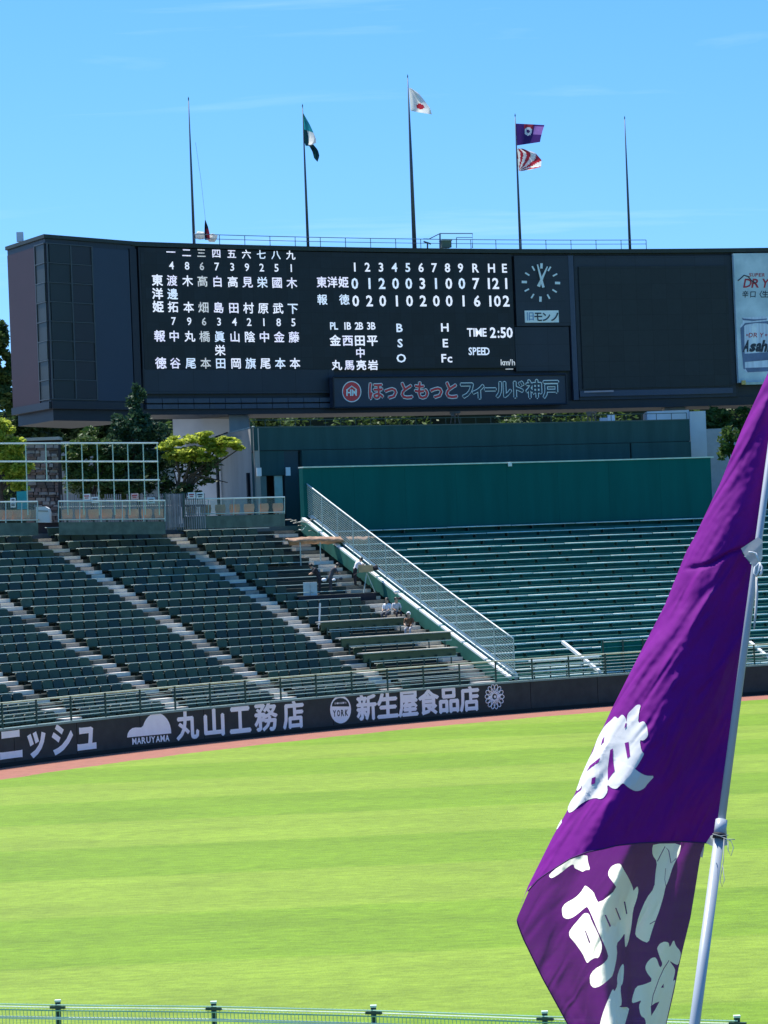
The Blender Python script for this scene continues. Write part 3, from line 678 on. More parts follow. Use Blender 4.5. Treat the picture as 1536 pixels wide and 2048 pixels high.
mb = MB(); put(mb, '旧', *z2(1220, 457), RB-.15, 16, 13, off=.01, ink=True); mb.build('sign_lettering', mat('sign_blue', (.18, .32, .55), .6), cs)
# name board
nb = quad_on(MB(), RB-.55, RB-.1, 667, 1133, 752, 812).build('name_board', mat('name_board_dark', (.030, .040, .062), .55, .1, .6), sb)
f0_, f1_ = FI(667, 782, RB-.55), FI(1133, 782, RB-.55); z0_, z1_ = PR(900, 812, RB-.55).z, PR(900, 752, RB-.55).z
for zz in (z0_, z1_): MB().arctube(RB-.57, f0_, f1_, zz, .06, 6).build('frame_bar', navy_d, nb)
for ff in (f0_, f1_): MB().tube([pol(RB-.57, ff, z0_), pol(RB-.57, ff, z1_)], .06, 6).build('frame_bar', navy_d, nb)
red = mat('sign_red', (.75, .045, .05), .45, .08); outl = mat('sign_outline', (.88, .92, .86), .5, .05); dkf = mat('sign_dark_fill', (.03, .055, .08), .5)
word = [('ほ', 400, 'r'), ('っ', 480, 'r'), ('と', 563, 'r'), ('も', 645, 'r'), ('っ', 722, 'r'), ('と', 800, 'r'), ('フ', 885, 'd'), ('ィ', 948, 'd'), ('ー', 1008, 'd'), ('ル', 1078, 'd'), ('ド', 1152, 'd'), ('神', 1240, 'd'), ('戸', 1330, 'd')]
for ch, x, kk in word:
    w_ = {'ー': 27}.get(ch, 33); yy = 852-(x-400)*.012
    mb = MB(); put(mb, ch, *z2(x, yy), RB-.56, 38, w_, off=.074); lo = mb.build('letter', outl, nb)
    mb = MB(); put(mb, ch, *z2(x, yy), RB-.575, 38, w_, off=.022); mb.build('letter_fill', red if kk == 'r' else dkf, lo)
lx, ly = z2(274, 856)
def disc(r, rad, m, nm, par):
    mb = MB(); mb.add([PR(lx+rad*math.cos(2*math.pi*i/28), ly-rad*1.1*math.sin(2*math.pi*i/28), r) for i in range(28)], [tuple(range(28))]); return mb.build(nm, m, par)
d1 = disc(RB-.56, 19.3, outl, 'round_logo', nb); disc(RB-.57, 17.5, red, 'logo_ring', d1)
mb = MB(); wl = [(-9, 2), (-9, -4), (0, -11), (9, -4), (9, 2)]
mb.tube([PR(lx+x, ly+y, RB-.6) for x, y in wl], .04, 4)
for ch, x in (('H', -6), ('M', 5)): put(mb, ch, lx+x, ly+2, RB-.6, 13, 10, off=.03, ink=True)
mb.build('logo_lettering', outl, d1)
# video screen
panel('screen_surround', navy, 1153, 1467, 512, 797, .04)
vs_ = quad_on(MB(), RB-.14, RB+.1, 1162, 1459, 532, 775).build('video_screen', scr_off, sb)
panel('screen_sill', mat('navy_light', (.045, .06, .10)), 1160, 1466, 779, 790, .16)
mb = MB(); mb.box(PR(1195, 783, RB-.25), .95, .05, .05, .2); mb.build('sill_light', mat('pink_grey', (.4, .33, .36), .6), sb)
MB().arc(RB+.0, RB+.2, FI(1466, 640, RB), FI(1472, 640, RB), ZB+.5, ZBT-.4, 1).build('frame_pillar', navy_d, sb)
# beer advert panel
apn = quad_on(MB(), RB-.3, RB-.05, 1472, 1600, 506, 764).build('advert_panel', mat('advert_silver', (.42, .53, .58), .5, .14, .5, col2=(.66, .74, .77)), sb)
ar = mat('advert_red', (.50, .03, .05), .5); RA = RB-.315
z5 = lambda x, y: (1440+x/6.02, 480+y/6.02)
mb = MB()
for ch, x in zip('DRY', (335, 432, 545)): put(mb, ch, *z5(x, 520), RA, 18, 15.5, off=.02, shear=.25, ink=True)
for i, ch in enumerate('SUPER'): put(mb, ch, *z5(365+i*40, 420), RA, 7, 5.5, off=.01, shear=.2, ink=True)
mb.build('advert_lettering', ar, apn)
mb = MB()
for ch, x in zip('辛口〈生〉', (305, 397, 470, 545, 615)): put(mb, ch, *z5(x, 652), RA, 14.5, 13.5, off=.02, shear=.1)
mb.tube([PR(*z5(x, y), RA) for x, y in ((215, 490), (240, 470), (290, 425), (340, 440), (380, 490), (430, 520))], .035, 4)
mb.build('advert_lettering', dk, apn)
canm = mat('can_silver', (.70, .74, .86), .35, .22, 2.4, stretch=(3, 3, .1)); cand = mat('can_shadow_blue', (.13, .18, .30), .4, .3, 1)
def cpoly(mb, pts, r): mb.add([PR(*z5(x, y), r) for x, y in pts], [tuple(range(len(pts)))])
mb = MB(); cpoly(mb, [(262, 935), (600, 915), (630, 985), (665, 1060), (660, 1480), (620, 1585), (330, 1600), (280, 1560), (245, 1080), (240, 1040), (275, 985)], RA); can = mb.build('can_picture', canm, apn)
mb = MB(); cpoly(mb, [(300, 1000), (590, 975), (640, 1050), (560, 1005), (430, 1000), (310, 1020), (240, 1075)], RA-.01); cpoly(mb, [(262, 935), (275, 965), (400, 975), (560, 960), (570, 945), (420, 955), (290, 945)], RA-.01)
cpoly(mb, [(285, 1370), (640, 1345), (645, 1440), (285, 1470)], RA-.008); cpoly(mb, [(245, 1060), (290, 1020), (296, 1300), (300, 1560), (283, 1550), (258, 1300)], RA-.008); cpoly(mb, [(300, 1540), (620, 1530), (600, 1580), (335, 1594)], RA-.008)
mb.build('can_shading', cand, can)
mb = MB(); cpoly(mb, [(380, 1030), (440, 1025), (445, 1360), (385, 1365)], RA-.006); mb.build('can_highlight', mat('can_highlight', (.85, .88, .92), .4), can)
mb = MB()
for ch, x in zip('"DRY"', (328, 372, 430, 500, 556)): put(mb, ch, *z5(x, 1145), RA-.012, 9 if ch != '"' else 4, 8 if ch != '"' else 4, off=.01, shear=.2, ink=True)
mb.build('advert_lettering', ar, can)
mb = MB()
for ch, x, h in (('A', 322, 24), ('s', 395, 17), ('a', 468, 18), ('h', 538, 24), ('i', 595, 24)): put(mb, ch, *z5(x, 1275+(24-h)*3), RA-.014, h, 12 if ch != 'i' else 5, off=.05, shear=.3, ink=True)
mb.build('advert_lettering', dk, can)
lb_ = MB(); quad_on(lb_, RB-.6, RB-.5, 1490, 1600, 763, 768); lb_.build('light_bar', railm, apn)
mb = MB(); mb.box(PR(1487, 765, RB-.6), .12, .12, .12); mb.build('lamp', mat('amber_lamp', (.6, .42, .12), .4), apn)
# carrying column and beams under the board
for (x0, x1, nm) in ((458, 497, 'left'), (1330, 1372, 'right')):
    a = PR(x0, 840, RB+1); b = PR(x1, 840, RB+1)
    e = MB().prism([Vector((a.x, a.y, 8)), Vector((b.x, b.y, 8)), Vector((b.x, b.y+1.4, 8)), Vector((a.x, a.y+1.4, 8))], [Vector((a.x, a.y, ZB+.0)), Vector((b.x, b.y, ZB)), Vector((b.x, b.y+1.4, ZB)), Vector((a.x, a.y+1.4, ZB))]).build('support_column', conc, sb)
MB().box(P(40, 474, 160), .17, .17, .25).build('roof_vent', concl, sb)

# ---------------------------------------------------------------- roof railing, poles, flags
polm = mat('flagpole_grey', (.06, .075, .10), .4, .1)
ra_ = empty('roof_railing', pol(RB+1, -27, ZBT), 'thin blue grey pipe railing along the scoreboard roof', 'railing')
bl = mat('pipe_blue_grey', (.10, .16, .24), .45)
rq0, rq1 = FI(388, 470, RB+.8), FI(1292, 478, RB+.8)
for zz in (1.0, .62):
    MB().arctube(RB+.8, rq0, rq1, ZBT+zz*.62, .022 if zz > .9 else .018).build('rail', bl, ra_, True)
for q in range(19): MB().tube([pol(RB+.8, rq0+(rq1-rq0)*q/18, ZBT-.05), pol(RB+.8, rq0+(rq1-rq0)*q/18, ZBT+.62)], .022, 5).build('post', bl, ra_)
def pl_(pts, rad, nm='rail'): MB().tube([PR(x, y, RB+.8) for x, y in pts], rad, 5).build(nm, bl, ra_)
pl_([(846, 478), (858, 478), (880, 467), (945, 467), (945, 496)], .03, 'gate_rail'); pl_([(880, 467), (880, 496)], .045, 'gate_post'); pl_([(913, 475), (945, 475)], .02, 'gate_rail'); pl_([(913, 475), (913, 496)], .025, 'gate_post')
pole_at = {}
flag_m = {}
for (bx_, by_, tx, ty, lb) in ((388, 480, 379, 198, 'leftmost bare flagpole on the scoreboard roof'), (616, 489, 604, 212, 'flagpole flying the limp green and white flag'), (829, 494, 816, 153, 'tall central flagpole flying the white flag with red disc'),
                           (1041, 497, 1030, 231, 'flagpole carrying two flags, purple above red and white'), (1260, 497, 1246, 236, 'rightmost bare flagpole on the scoreboard roof')):
    r = RB+1.6; f_ = FI(bx_, by_, r); zt = PR(tx, ty, r).z; big = 1.5 if bx_ == 829 else 1
    b = pol(r, f_, ZBT); e = empty('flagpole', b, lb, 'flagpole', 'flagpoles on the scoreboard roof')
    MB().tube([b-Vector((0, 0, .2)), b+Vector((0, 0, (zt-ZBT)*.5)), b+Vector((0, 0, zt-ZBT))], [.085*big, .06*big, .02], 8).build('pole', polm, e, True)
    MB().tube([b+Vector((0, 0, zt-ZBT-.02)), b+Vector((0, 0, zt-ZBT+.12))], [.045, .01], 6).build('finial', polm, e)
    pole_at[bx_] = b
def cloth(name, m, pts_rows, Y, depth, nx=18, label='', cat='flag', mfn=None, th=.01):
    """rows: list of (xl, yl, xr, yr) in survey px from top to bottom; depth(u, v) metres of billow"""
    ny = 22; mb = MB(); gr = []
    for j in range(ny+1):
        t = j/ny*(len(pts_rows)-1); k_ = min(int(t), len(pts_rows)-2); f = t-k_
        a = [pts_rows[k_][q]*(1-f)+pts_rows[k_+1][q]*f for q in range(4)]
        for i in range(nx+1):
            u = i/nx; gr.append(P(a[0]+(a[2]-a[0])*u, a[1]+(a[3]-a[1])*u, Y+depth(u, j/ny)))
    fs = []; ms = []
    for j in range(ny):
        for i in range(nx):
            fs.append((j*(nx+1)+i, j*(nx+1)+i+1, (j+1)*(nx+1)+i+1, (j+1)*(nx+1)+i)); ms.append(mfn((i+.5)/nx, (j+.5)/ny) if mfn else 0)
    mb.add(gr, fs); mb.m = ms
    return tag(mb.build(name, m, smooth=True), label, cat)
def cloth_mat(name, col, tr=.45):
    m = bpy.data.materials.new(name); m.use_nodes = True; t = m.node_tree; l = t.links.new
    bs = t.nodes['Principled BSDF']; bs.inputs['Base Color'].default_value = (*col, 1); bs.inputs['Roughness'].default_value = .8
    tl_ = N('ShaderNodeBsdfTranslucent', t); tl_.inputs[0].default_value = (*col, 1); mx_ = N('ShaderNodeMixShader', t); mx_.inputs[0].default_value = tr
    l(bs.outputs[0], mx_.inputs[1]); l(tl_.outputs[0], mx_.inputs[2]); l(mx_.outputs[0], t.nodes['Material Output'].inputs[0]); return m
fwh = cloth_mat('flag_white', (.82, .82, .78)); frd = cloth_mat('flag_red', (.45, .03, .05)); fpu = cloth_mat('flag_deep_purple', (.05, .02, .14)); fgr = cloth_mat('flag_dark_green', (.01, .06, .07)); ftq = cloth_mat('flag_turquoise', (.03, .35, .38))
Yp = pole_at[829].y
cloth('national_flag', [fwh, frd], [(818, 176, 822, 176), (819, 190, 838, 187), (820, 204, 852, 205), (821, 220, 860, 216), (822, 222, 864, 229)], Yp, lambda u, v: .5*math.sin(u*6+v*3)*u+.3*v*u, 20,
      'white flag with a red disc drooping from the tall central pole', mfn=lambda u, v: 1 if (u-.55)**2/.045+(v-.66)**2/.012 < 1 else 0)
Yp = pole_at[616].y
cloth('green_flag', [ftq, fwh, fgr], [(605, 226, 607, 227), (606, 240, 618, 246), (607, 256, 626, 263), (608, 270, 632, 278), (609, 284, 632, 286), (611, 292, 626, 288), (618, 291, 636, 300), (625, 304, 639, 312), (628, 316, 635, 324)], Yp,
      lambda u, v: .35*math.sin(u*7+v*5)*u, 16, 'limp green flag with a white patch hanging down its pole', mfn=lambda u, v: 0 if v < .28 else (1 if (u > .35 and .28 < v < .62) else 2))
Yp = pole_at[1041].y
cloth('purple_flag', [fpu, fwh, cloth_mat('flag_violet', (.22, .12, .38)), frd], [(1031, 247, 1089, 250), (1032, 258, 1085, 262), (1033, 272, 1082, 274), (1034, 291, 1080, 284)], Yp, lambda u, v: .35*math.sin(u*7+v)*u, 30,
      'dark purple flag with a round white emblem, upper flag on its pole', mfn=lambda u, v: (0 if ((u-.46)**2/.004+(v-.40)**2/.010 < 1) else 1) if (u-.46)**2/.02+(v-.40)**2/.05 < 1 else (3 if (v < .28 and .3 < u < .62) else 2 if (u > .68 and .1 < v < .55) else 0))
def ray_f(u, v):
    a = math.atan2(v-1.05, u+.02); return 1 if int((a+3.2)/.17) % 2 else 0
cloth('striped_flag', [fwh, frd], [(1033, 297, 1045, 297), (1034, 306, 1071, 306), (1035, 318, 1083, 320), (1036, 332, 1082, 334), (1038, 343, 1062, 339)], Yp, lambda u, v: .4*math.sin(u*6+v*2)*u, 26,
      'red and white rayed flag, lower flag on its pole', mfn=lambda u, v: ray_f(u, v))
b = PR(412, 478, RB+1)
cloth('furled_flag', [mat('black_cloth', (.02, .02, .03), .8), frd], [(410, 440, 411, 440), (409, 452, 416, 453), (409, 466, 419, 466), (410, 480, 420, 479)], b.y, lambda u, v: .1*math.sin(u*6), 8,
      'furled black and red flag tied upright at the roof railing', mfn=lambda u, v: 1 if v > .45 and u > .4 else 0)
tag(MB().tube([P(411, 441, b.y), P(402, 360, b.y+.3), P(391, 285, b.y+.5)], .008, 4).build('halyard_rope', mat('rope_grey', (.35, .35, .4), .8)), 'thin slack rope running up from the furled flag', 'rope')
for x, y, lb in ((401, 471, 'left'), (424, 476, 'right')):
    o_ = bpy.data.meshes.new('cloth_bundle'); bm = bmesh.new(); bmesh.ops.create_icosphere(bm, subdivisions=2, radius=.3)
    for v in bm.verts: v.co *= 1+.35*noise.noise(v.co*5+Vector((x, 0, 0))); v.co.z *= .8
    bm.to_mesh(o_); bm.free(); o_.materials.append(fwh); ob = bpy.data.objects.new('cloth_bundle', o_); COL.objects.link(ob); ob.location = P(x, y, b.y+.4)
    tag(ob, 'white cloth bundle on the %s side of the furled flag' % lb, 'cloth')
t = empty('roof_cabinet', P(891, 494, pole_at[829].y), 'small olive cabinet behind the railing gate on the scoreboard roof', 'cabinet')
MB().box(P(891, 488, pole_at[829].y), .28, .25, .22, .3).build('cabinet_body', mat('olive_box', (.12, .15, .10), .6), t); MB().box(P(891, 481.5, pole_at[829].y), .31, .28, .03, .3).build('cabinet_lid', mat('olive_lid', (.3, .34, .3), .6), t)
t = empty('weather_vane', P(855, 496, pole_at[829].y), 'small dark wind instrument on the scoreboard roof', 'instrument')
MB().tube([P(855, 497, pole_at[829].y), P(855, 484, pole_at[829].y)], .05, 5).build('stem', polm, t); MB().tube([P(847, 483, pole_at[829].y), P(862, 488, pole_at[829].y)], .05, 5).build('arm', polm, t)

# ---------------------------------------------------------------- foliage
def leafmat(name, c1, c2, tr=.3):
    m = bpy.data.materials.new(name); m.use_nodes = True; t = m.node_tree; l = t.links.new
    bs = t.nodes['Principled BSDF']; bs.inputs['Roughness'].default_value = .55; bs.inputs['Specular IOR Level'].default_value = .3
    gm = N('ShaderNodeNewGeometry', t); mi = N('ShaderNodeMix', t, data_type='RGBA'); mi.inputs[6].default_value = (*c1, 1); mi.inputs[7].default_value = (*c2, 1)
    l(gm.outputs['Random Per Island'], mi.inputs[0]); l(mi.outputs[2], bs.inputs['Base Color'])
    tl_ = N('ShaderNodeBsdfTranslucent', t); l(mi.outputs[2], tl_.inputs[0]); mx_ = N('ShaderNodeMixShader', t); mx_.inputs[0].default_value = tr
    l(bs.outputs[0], mx_.inputs[1]); l(tl_.outputs[0], mx_.inputs[2]); l(mx_.outputs[0], t.nodes['Material Output'].inputs[0]); return m
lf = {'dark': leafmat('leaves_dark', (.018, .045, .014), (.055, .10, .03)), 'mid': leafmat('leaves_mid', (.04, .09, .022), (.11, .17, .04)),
      'bright': leafmat('leaves_bright', (.22, .32, .03), (.55, .58, .09), .62), 'blue': leafmat('leaves_bluegreen', (.022, .062, .032), (.06, .12, .055))}
bark = mat('bark', (.07, .05, .04), .9, .3, 6, bump=.6, bscale=20)
def leaves(mb, c, r, n, size, rnd, flat=1.0):
    c = Vector(c)
    sub = [(Vector((rnd.gauss(0, .5), rnd.gauss(0, .5), rnd.gauss(0, .5))), rnd.uniform(.25, .5)) for _ in range(14)]
    for _ in range(n):
        s_, sr = rnd.choice(sub)
        d = Vector((rnd.gauss(0, 1), rnd.gauss(0, 1), rnd.gauss(0, 1))).normalized()*sr*(rnd.random()**.4)
        p = s_*.75+d
        if p.length > 1.05: continue
        p = c+Vector((p.x*r[0], p.y*r[1], p.z*r[2]))
        a = Vector((rnd.gauss(0, 1), rnd.gauss(0, 1), rnd.gauss(0, .6*flat))).normalized(); b_ = a.cross(Vector((rnd.gauss(0, 1), rnd.gauss(0, 1), rnd.gauss(0, 1)))).normalized()
        s2 = size*rnd.uniform(.6, 1.3); mb.add([p-a*s2, p+b_*s2*.45, p+a*s2, p-b_*s2*.45], [(0, 1, 2, 3)])
def tree(name, base, blobs, mk, size, label, dens=1.0, seed=0, group=None):
    rnd = random.Random(seed); base = Vector(base); e = empty(name, base, label, 'tree', group)
    tr2 = MB(); topc = max(blobs, key=lambda b_: b_[0][2])[0]; hgt = topc[2]-base.z
    rt = max(.12, hgt*.022); mid = base+(Vector(topc)-base)*.5+Vector((rnd.uniform(-.3, .3), 0, 0))
    tr2.tube([base-Vector((0, 0, .3)), mid, Vector(topc)], [rt*1.2, rt*.7, rt*.2], 7)
    for c, r in blobs: st = base+(mid-base)*rnd.uniform(.5, .95); tr2.tube([st, (st+Vector(c))/2+Vector((0, 0, .2)), Vector(c)], [rt*.5, rt*.3, rt*.1], 5)
    tr2.build('trunk', bark, e, True)
    mb = MB()
    for c, r in blobs: leaves(mb, c, r, int(dens*260*r[0]*r[2]/(size*size*12)), size, rnd)
    mb.build('crown', lf[mk], e)
# conifer-like tree in front of the board
Yt = 148
def bl_(x, y, Y, rx, rz, ry=None): p = P(x, y, Y); k_ = Y/F; return (tuple(p), (rx*k_, (ry or rx)*k_, rz*k_))
tree('evergreen_tree', P(280, 1030, Yt), [bl_(272, 800, Yt, 22, 32), bl_(262, 850, Yt, 42, 36), bl_(300, 862, Yt, 44, 34), bl_(248, 900, Yt, 48, 40), bl_(305, 910, Yt, 48, 40), bl_(275, 950, Yt, 60, 40)], 'blue', .13, 'tall pointed dark evergreen in front of the scoreboard tower', 1.8, 1)
tree('broadleaf_tree', P(180, 1030, Yt), [bl_(185, 885, Yt, 45, 32), bl_(150, 915, Yt, 38, 34), bl_(215, 925, Yt, 50, 40), bl_(165, 960, Yt, 48, 36), bl_(240, 975, Yt, 50, 34)], 'mid', .15, 'rounded dark green tree behind the white net frame', 2.0, 2)
tree('broadleaf_tree', P(350, 1040, 147), [bl_(345, 930, 147, 42, 38), bl_(385, 925, 147, 45, 34), bl_(370, 985, 146, 46, 22), bl_(420, 930, 146, 40, 26), bl_(340, 975, 147, 42, 26), bl_(300, 960, 147, 40, 36), bl_(410, 955, 147, 34, 16)], 'dark', .14, 'dark leafy tree under the bright bough, right of the net frame', .45, 3)
e = empty('bright_bough_tree', P(400, 1000, 145.5), 'tree with sunlit yellow green boughs spreading right of the net frame', 'tree')
mb = MB(); rnd = random.Random(5)
for x, y, rx, rz in ((350, 885, 28, 12), (385, 880, 30, 12), (420, 885, 30, 12), (455, 887, 28, 9), (480, 895, 16, 6), (395, 900, 45, 12), (360, 905, 30, 10), (330, 895, 22, 8), (440, 905, 22, 9), (410, 868, 24, 6), (430, 895, 20, 10), (372, 915, 30, 9), (405, 918, 26, 8), (340, 912, 18, 7), (452, 878, 20, 6)):
    c, r = bl_(x, y, 145.5, rx, rz); leaves(mb, c, (r[0], r[1]*1.5, r[2]), 560, .12, rnd, .4)
mb.build('crown', lf['bright'], e)
mb = MB(); c0 = P(350, 1020, 146)
for x, y in ((345, 890), (390, 892), (440, 893), (480, 897), (420, 930), (455, 965)): mb.tube([c0, P(365+(x-365)*.3, 950, 146), P(x, y, 145.5)], [.12, .07, .02], 5)
mb.build('trunk', bark, e, True)
tree('yellow_green_tree', P(8, 1040, 143), [bl_(5, 870, 143, 28, 26), bl_(15, 910, 143, 36, 28), bl_(30, 945, 143, 32, 24), bl_(-10, 900, 143, 30, 50), bl_(45, 930, 143, 26, 18), bl_(0, 850, 143, 34, 22), bl_(40, 965, 143, 24, 18), bl_(25, 890, 143, 30, 22)], 'bright', .13, 'sunlit yellow green tree at the left edge of the photo', 2.4, 8)
tree('tall_background_tree', P(-10, 900, 172), [bl_(-5, 680, 172, 30, 40), bl_(5, 740, 172, 34, 40), bl_(8, 800, 172, 34, 40), bl_(-25, 720, 172, 40, 60)], 'mid', .22, 'tall green tree beyond the left end of the scoreboard', 3.2, 9)
tree('small_tree', P(1470, 990, 168), [bl_(1465, 875, 168, 30, 26), bl_(1450, 900, 168, 24, 20), bl_(1485, 905, 168, 26, 24)], 'mid', .16, 'small green tree beside the grey building at the right', 1.0, 10)
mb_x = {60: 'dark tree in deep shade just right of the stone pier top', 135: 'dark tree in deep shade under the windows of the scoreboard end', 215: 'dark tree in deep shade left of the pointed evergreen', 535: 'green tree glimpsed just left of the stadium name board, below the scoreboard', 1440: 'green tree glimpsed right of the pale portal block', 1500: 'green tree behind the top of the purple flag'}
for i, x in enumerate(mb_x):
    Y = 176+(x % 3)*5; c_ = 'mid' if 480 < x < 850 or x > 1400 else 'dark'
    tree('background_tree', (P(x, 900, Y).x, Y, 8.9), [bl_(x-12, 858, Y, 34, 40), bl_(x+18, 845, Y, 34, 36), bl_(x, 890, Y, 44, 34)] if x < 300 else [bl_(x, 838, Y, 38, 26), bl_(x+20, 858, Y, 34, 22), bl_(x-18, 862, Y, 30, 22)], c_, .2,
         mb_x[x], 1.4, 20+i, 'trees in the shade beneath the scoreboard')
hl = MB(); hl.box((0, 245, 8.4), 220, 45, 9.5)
wd = MB(); rnd = random.Random(77)
for _ in range(150):
    x_ = rnd.uniform(-34, 40); z_ = rnd.uniform(11, 18.2); leaves(wd, (x_, 197+rnd.uniform(-3, 2), z_), (2.2, 1.6, 1.3), 110, .22, rnd)
tag(wd.build('distant_woods', lf['mid'], origin=(0, 0, 0)), 'dense shaded woodland seen in the gap beneath the scoreboard', 'woods', kind='stuff') 
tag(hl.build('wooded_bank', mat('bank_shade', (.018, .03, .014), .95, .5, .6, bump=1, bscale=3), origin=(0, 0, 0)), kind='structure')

# ---------------------------------------------------------------- upper left walkway: net frame, fence boards, railings, bins
YF = 141.5
nf = empty('net_frame', P(160, 1045, YF), 'white steel grid frame standing behind the top seat rows', 'frame')
yl = lambda x, y: P(x, y, YF+ (x-160)*.012)
for (x0, y0, x1, y1) in ((-20, 887, 316, 886), (-20, 923, 316, 923), (-20, 962, 319, 960)): MB().tube([yl(x0, y0), yl(x1, y1)], .045, 6).build('bar', railw, nf)
for x in (51, 91, 131, 163, 194, 225, 255, 286, 314): MB().tube([yl(x, 886), yl(x+(5 if x != 91 else 3), 1030 if x != 91 else 962)], .028, 6).build('upright', mat('pale_green_bar', (.45, .60, .50), .5), nf)
# rough stone pier: stones as pieces
stn = [mat('stone_brown', (.20, .13, .11), .9, .3, 3, bump=.5), mat('stone_grey', (.30, .26, .24), .9, .3, 3, bump=.5), mat('stone_dark', (.11, .08, .07), .9, .3, 3, bump=.5)]
YS = 146
sp_ = empty('stone_pier', P(88, 1045, YS), 'rough brown split stone wall pier behind the left railing', 'wall')
slabpx('core', mat('mortar_dark', (.05, .04, .04), .95), sp_, 52, 882, 117, 1045, YS+.15, 1.0, 8.8)
slabpx('cap_slab', conc, sp_, 48, 876, 119, 882, YS-.1, 1.3)
rnd = random.Random(3); y = 884
while y < 1040:
    hgt = rnd.uniform(4, 8); x = 52.0
    while x < 115:
        w = rnd.uniform(8, 22); x2 = min(x+w, 117); Yc = YS+.12-rnd.uniform(.02, .12); a = P(x+.5, y+.4, Yc); b = P(x2-.5, y+hgt-.4, Yc)
        MB().prism([Vector((a.x, Yc, b.z)), Vector((b.x, Yc+rnd.uniform(-.03, .03), b.z+rnd.uniform(-.02, .02))), Vector((b.x, YS+.2, b.z)), Vector((a.x, YS+.2, b.z))],
                   [Vector((a.x+.02, Yc+.02, a.z)), Vector((b.x-.02, Yc, a.z-.02)), Vector((b.x, YS+.2, a.z)), Vector((a.x, YS+.2, a.z))]).build('stone', rnd.choice(stn), sp_); x = x2
    y += hgt
tag(slabpx('grey_wall', conc, None, 104, 884, 345, 1045, 152, .4, 8.8), 'grey concrete wall in the shade behind the trees at the left', 'wall')
tag(slabpx('turquoise_board', mat('turquoise_sheet', (.01, .30, .32), .6), None, 33, 983, 53, 1019, 142.6, .05), 'plain turquoise notice board at the left railing', 'board')
s_ = tag(slabpx('white_notice', white, None, 20.5, 996, 31, 1015, 141, .03), 'small white notice with black print on the left railing', 'notice')
mb = MB()
for yy in (999, 1002, 1008, 1011): mb.box(P(26, yy, 140.97), .08, .004, .025)
mb.build('print', dk, s_)
bn = empty('storage_bin', P(87, 1044, 141), 'rounded pale grey storage bin beside the stone pier', 'bin')
prof = [(72, 1045), (72, 1014), (90, 1013), (97, 1017), (99, 1024), (99.5, 1045)]
MB().prism([P(x, y, 141) for x, y in prof], [P(x, y, 141)+Vector((0, .8, 0)) for x, y in prof]).build('bin_body', concl, bn)
MB().prism([P(x, y, 140.97) for x, y in ((75, 1020), (96, 1021), (96, 1024), (75, 1023))], [P(x, y, 140.97)+Vector((0, .03, 0)) for x, y in ((75, 1020), (96, 1021), (96, 1024), (75, 1023))]).build('lid_rim', conc, bn)
# grey slatted boards
gbm = [mat('grey_board_a', (.20, .20, .22), .8, .2, 2), mat('grey_board_b', (.26, .25, .27), .8, .2, 2)]
bf = empty('board_fence', P(250, 1040, 144.5), 'row of weathered grey upright board panels behind the walkway railing', 'fence')
x = 121.0; i = 0
while x < 410:
    w = 4.4; gap = any(abs(x-g_) < 3 for g_ in (161, 203, 246, 288, 328))
    if not gap:
        a = P(x, 989-(x-121)*.008, 144.5); b = P(x+w-.15, 1040, 144.5); o_ = MB().prism([Vector((a.x, 144.5, 9)), Vector((b.x, 144.5, 9)), Vector((b.x, 144.56, 9)), Vector((a.x, 144.56, 9))], [Vector((a.x, 144.5, a.z)), Vector((b.x, 144.5, a.z)), Vector((b.x, 144.56, a.z)), Vector((a.x, 144.56, a.z))]).build('board', gbm[i % 2], bf)
    x += w; i += 1
for zz in (.0, ): MB().tube([P(119, 1015, 144.62), P(412, 1011, 144.62)], .05, 4).build('fence_rail', gbm[0], bf)
for x, y, c in ((173, 994, white), (190, 1000, white), (269, 993, mat('pinkish_poster', (.6, .45, .45), .7)), (302, 1001, mat('bluish_poster', (.45, .6, .68), .7)), (383, 991, white), (400, 991, white)):
    o_ = slabpx('poster', c, None, x-7.5, y-6, x+7.5, y+6, 144.2, .02)
    tag(o_, {173: 'white poster, leftmost on the grey board fence', 190: 'white notice just below and right of the leftmost poster', 269: 'pinkish poster on the middle of the board fence', 302: 'small bluish notice near the end of the net frame',
             383: 'left one of two white posters under the bright bough', 400: 'right one of two white posters under the bright bough'}[x], 'poster')
    mb = MB(); mb.box(P(x, y-2, 144.17), .12, .004, .03); mb.box(P(x, y+2, 144.17), .09, .004, .02); mb.build('print', mat('print_red', (.4, .06, .08)) if x in (173, 269, 383) else dk, o_)
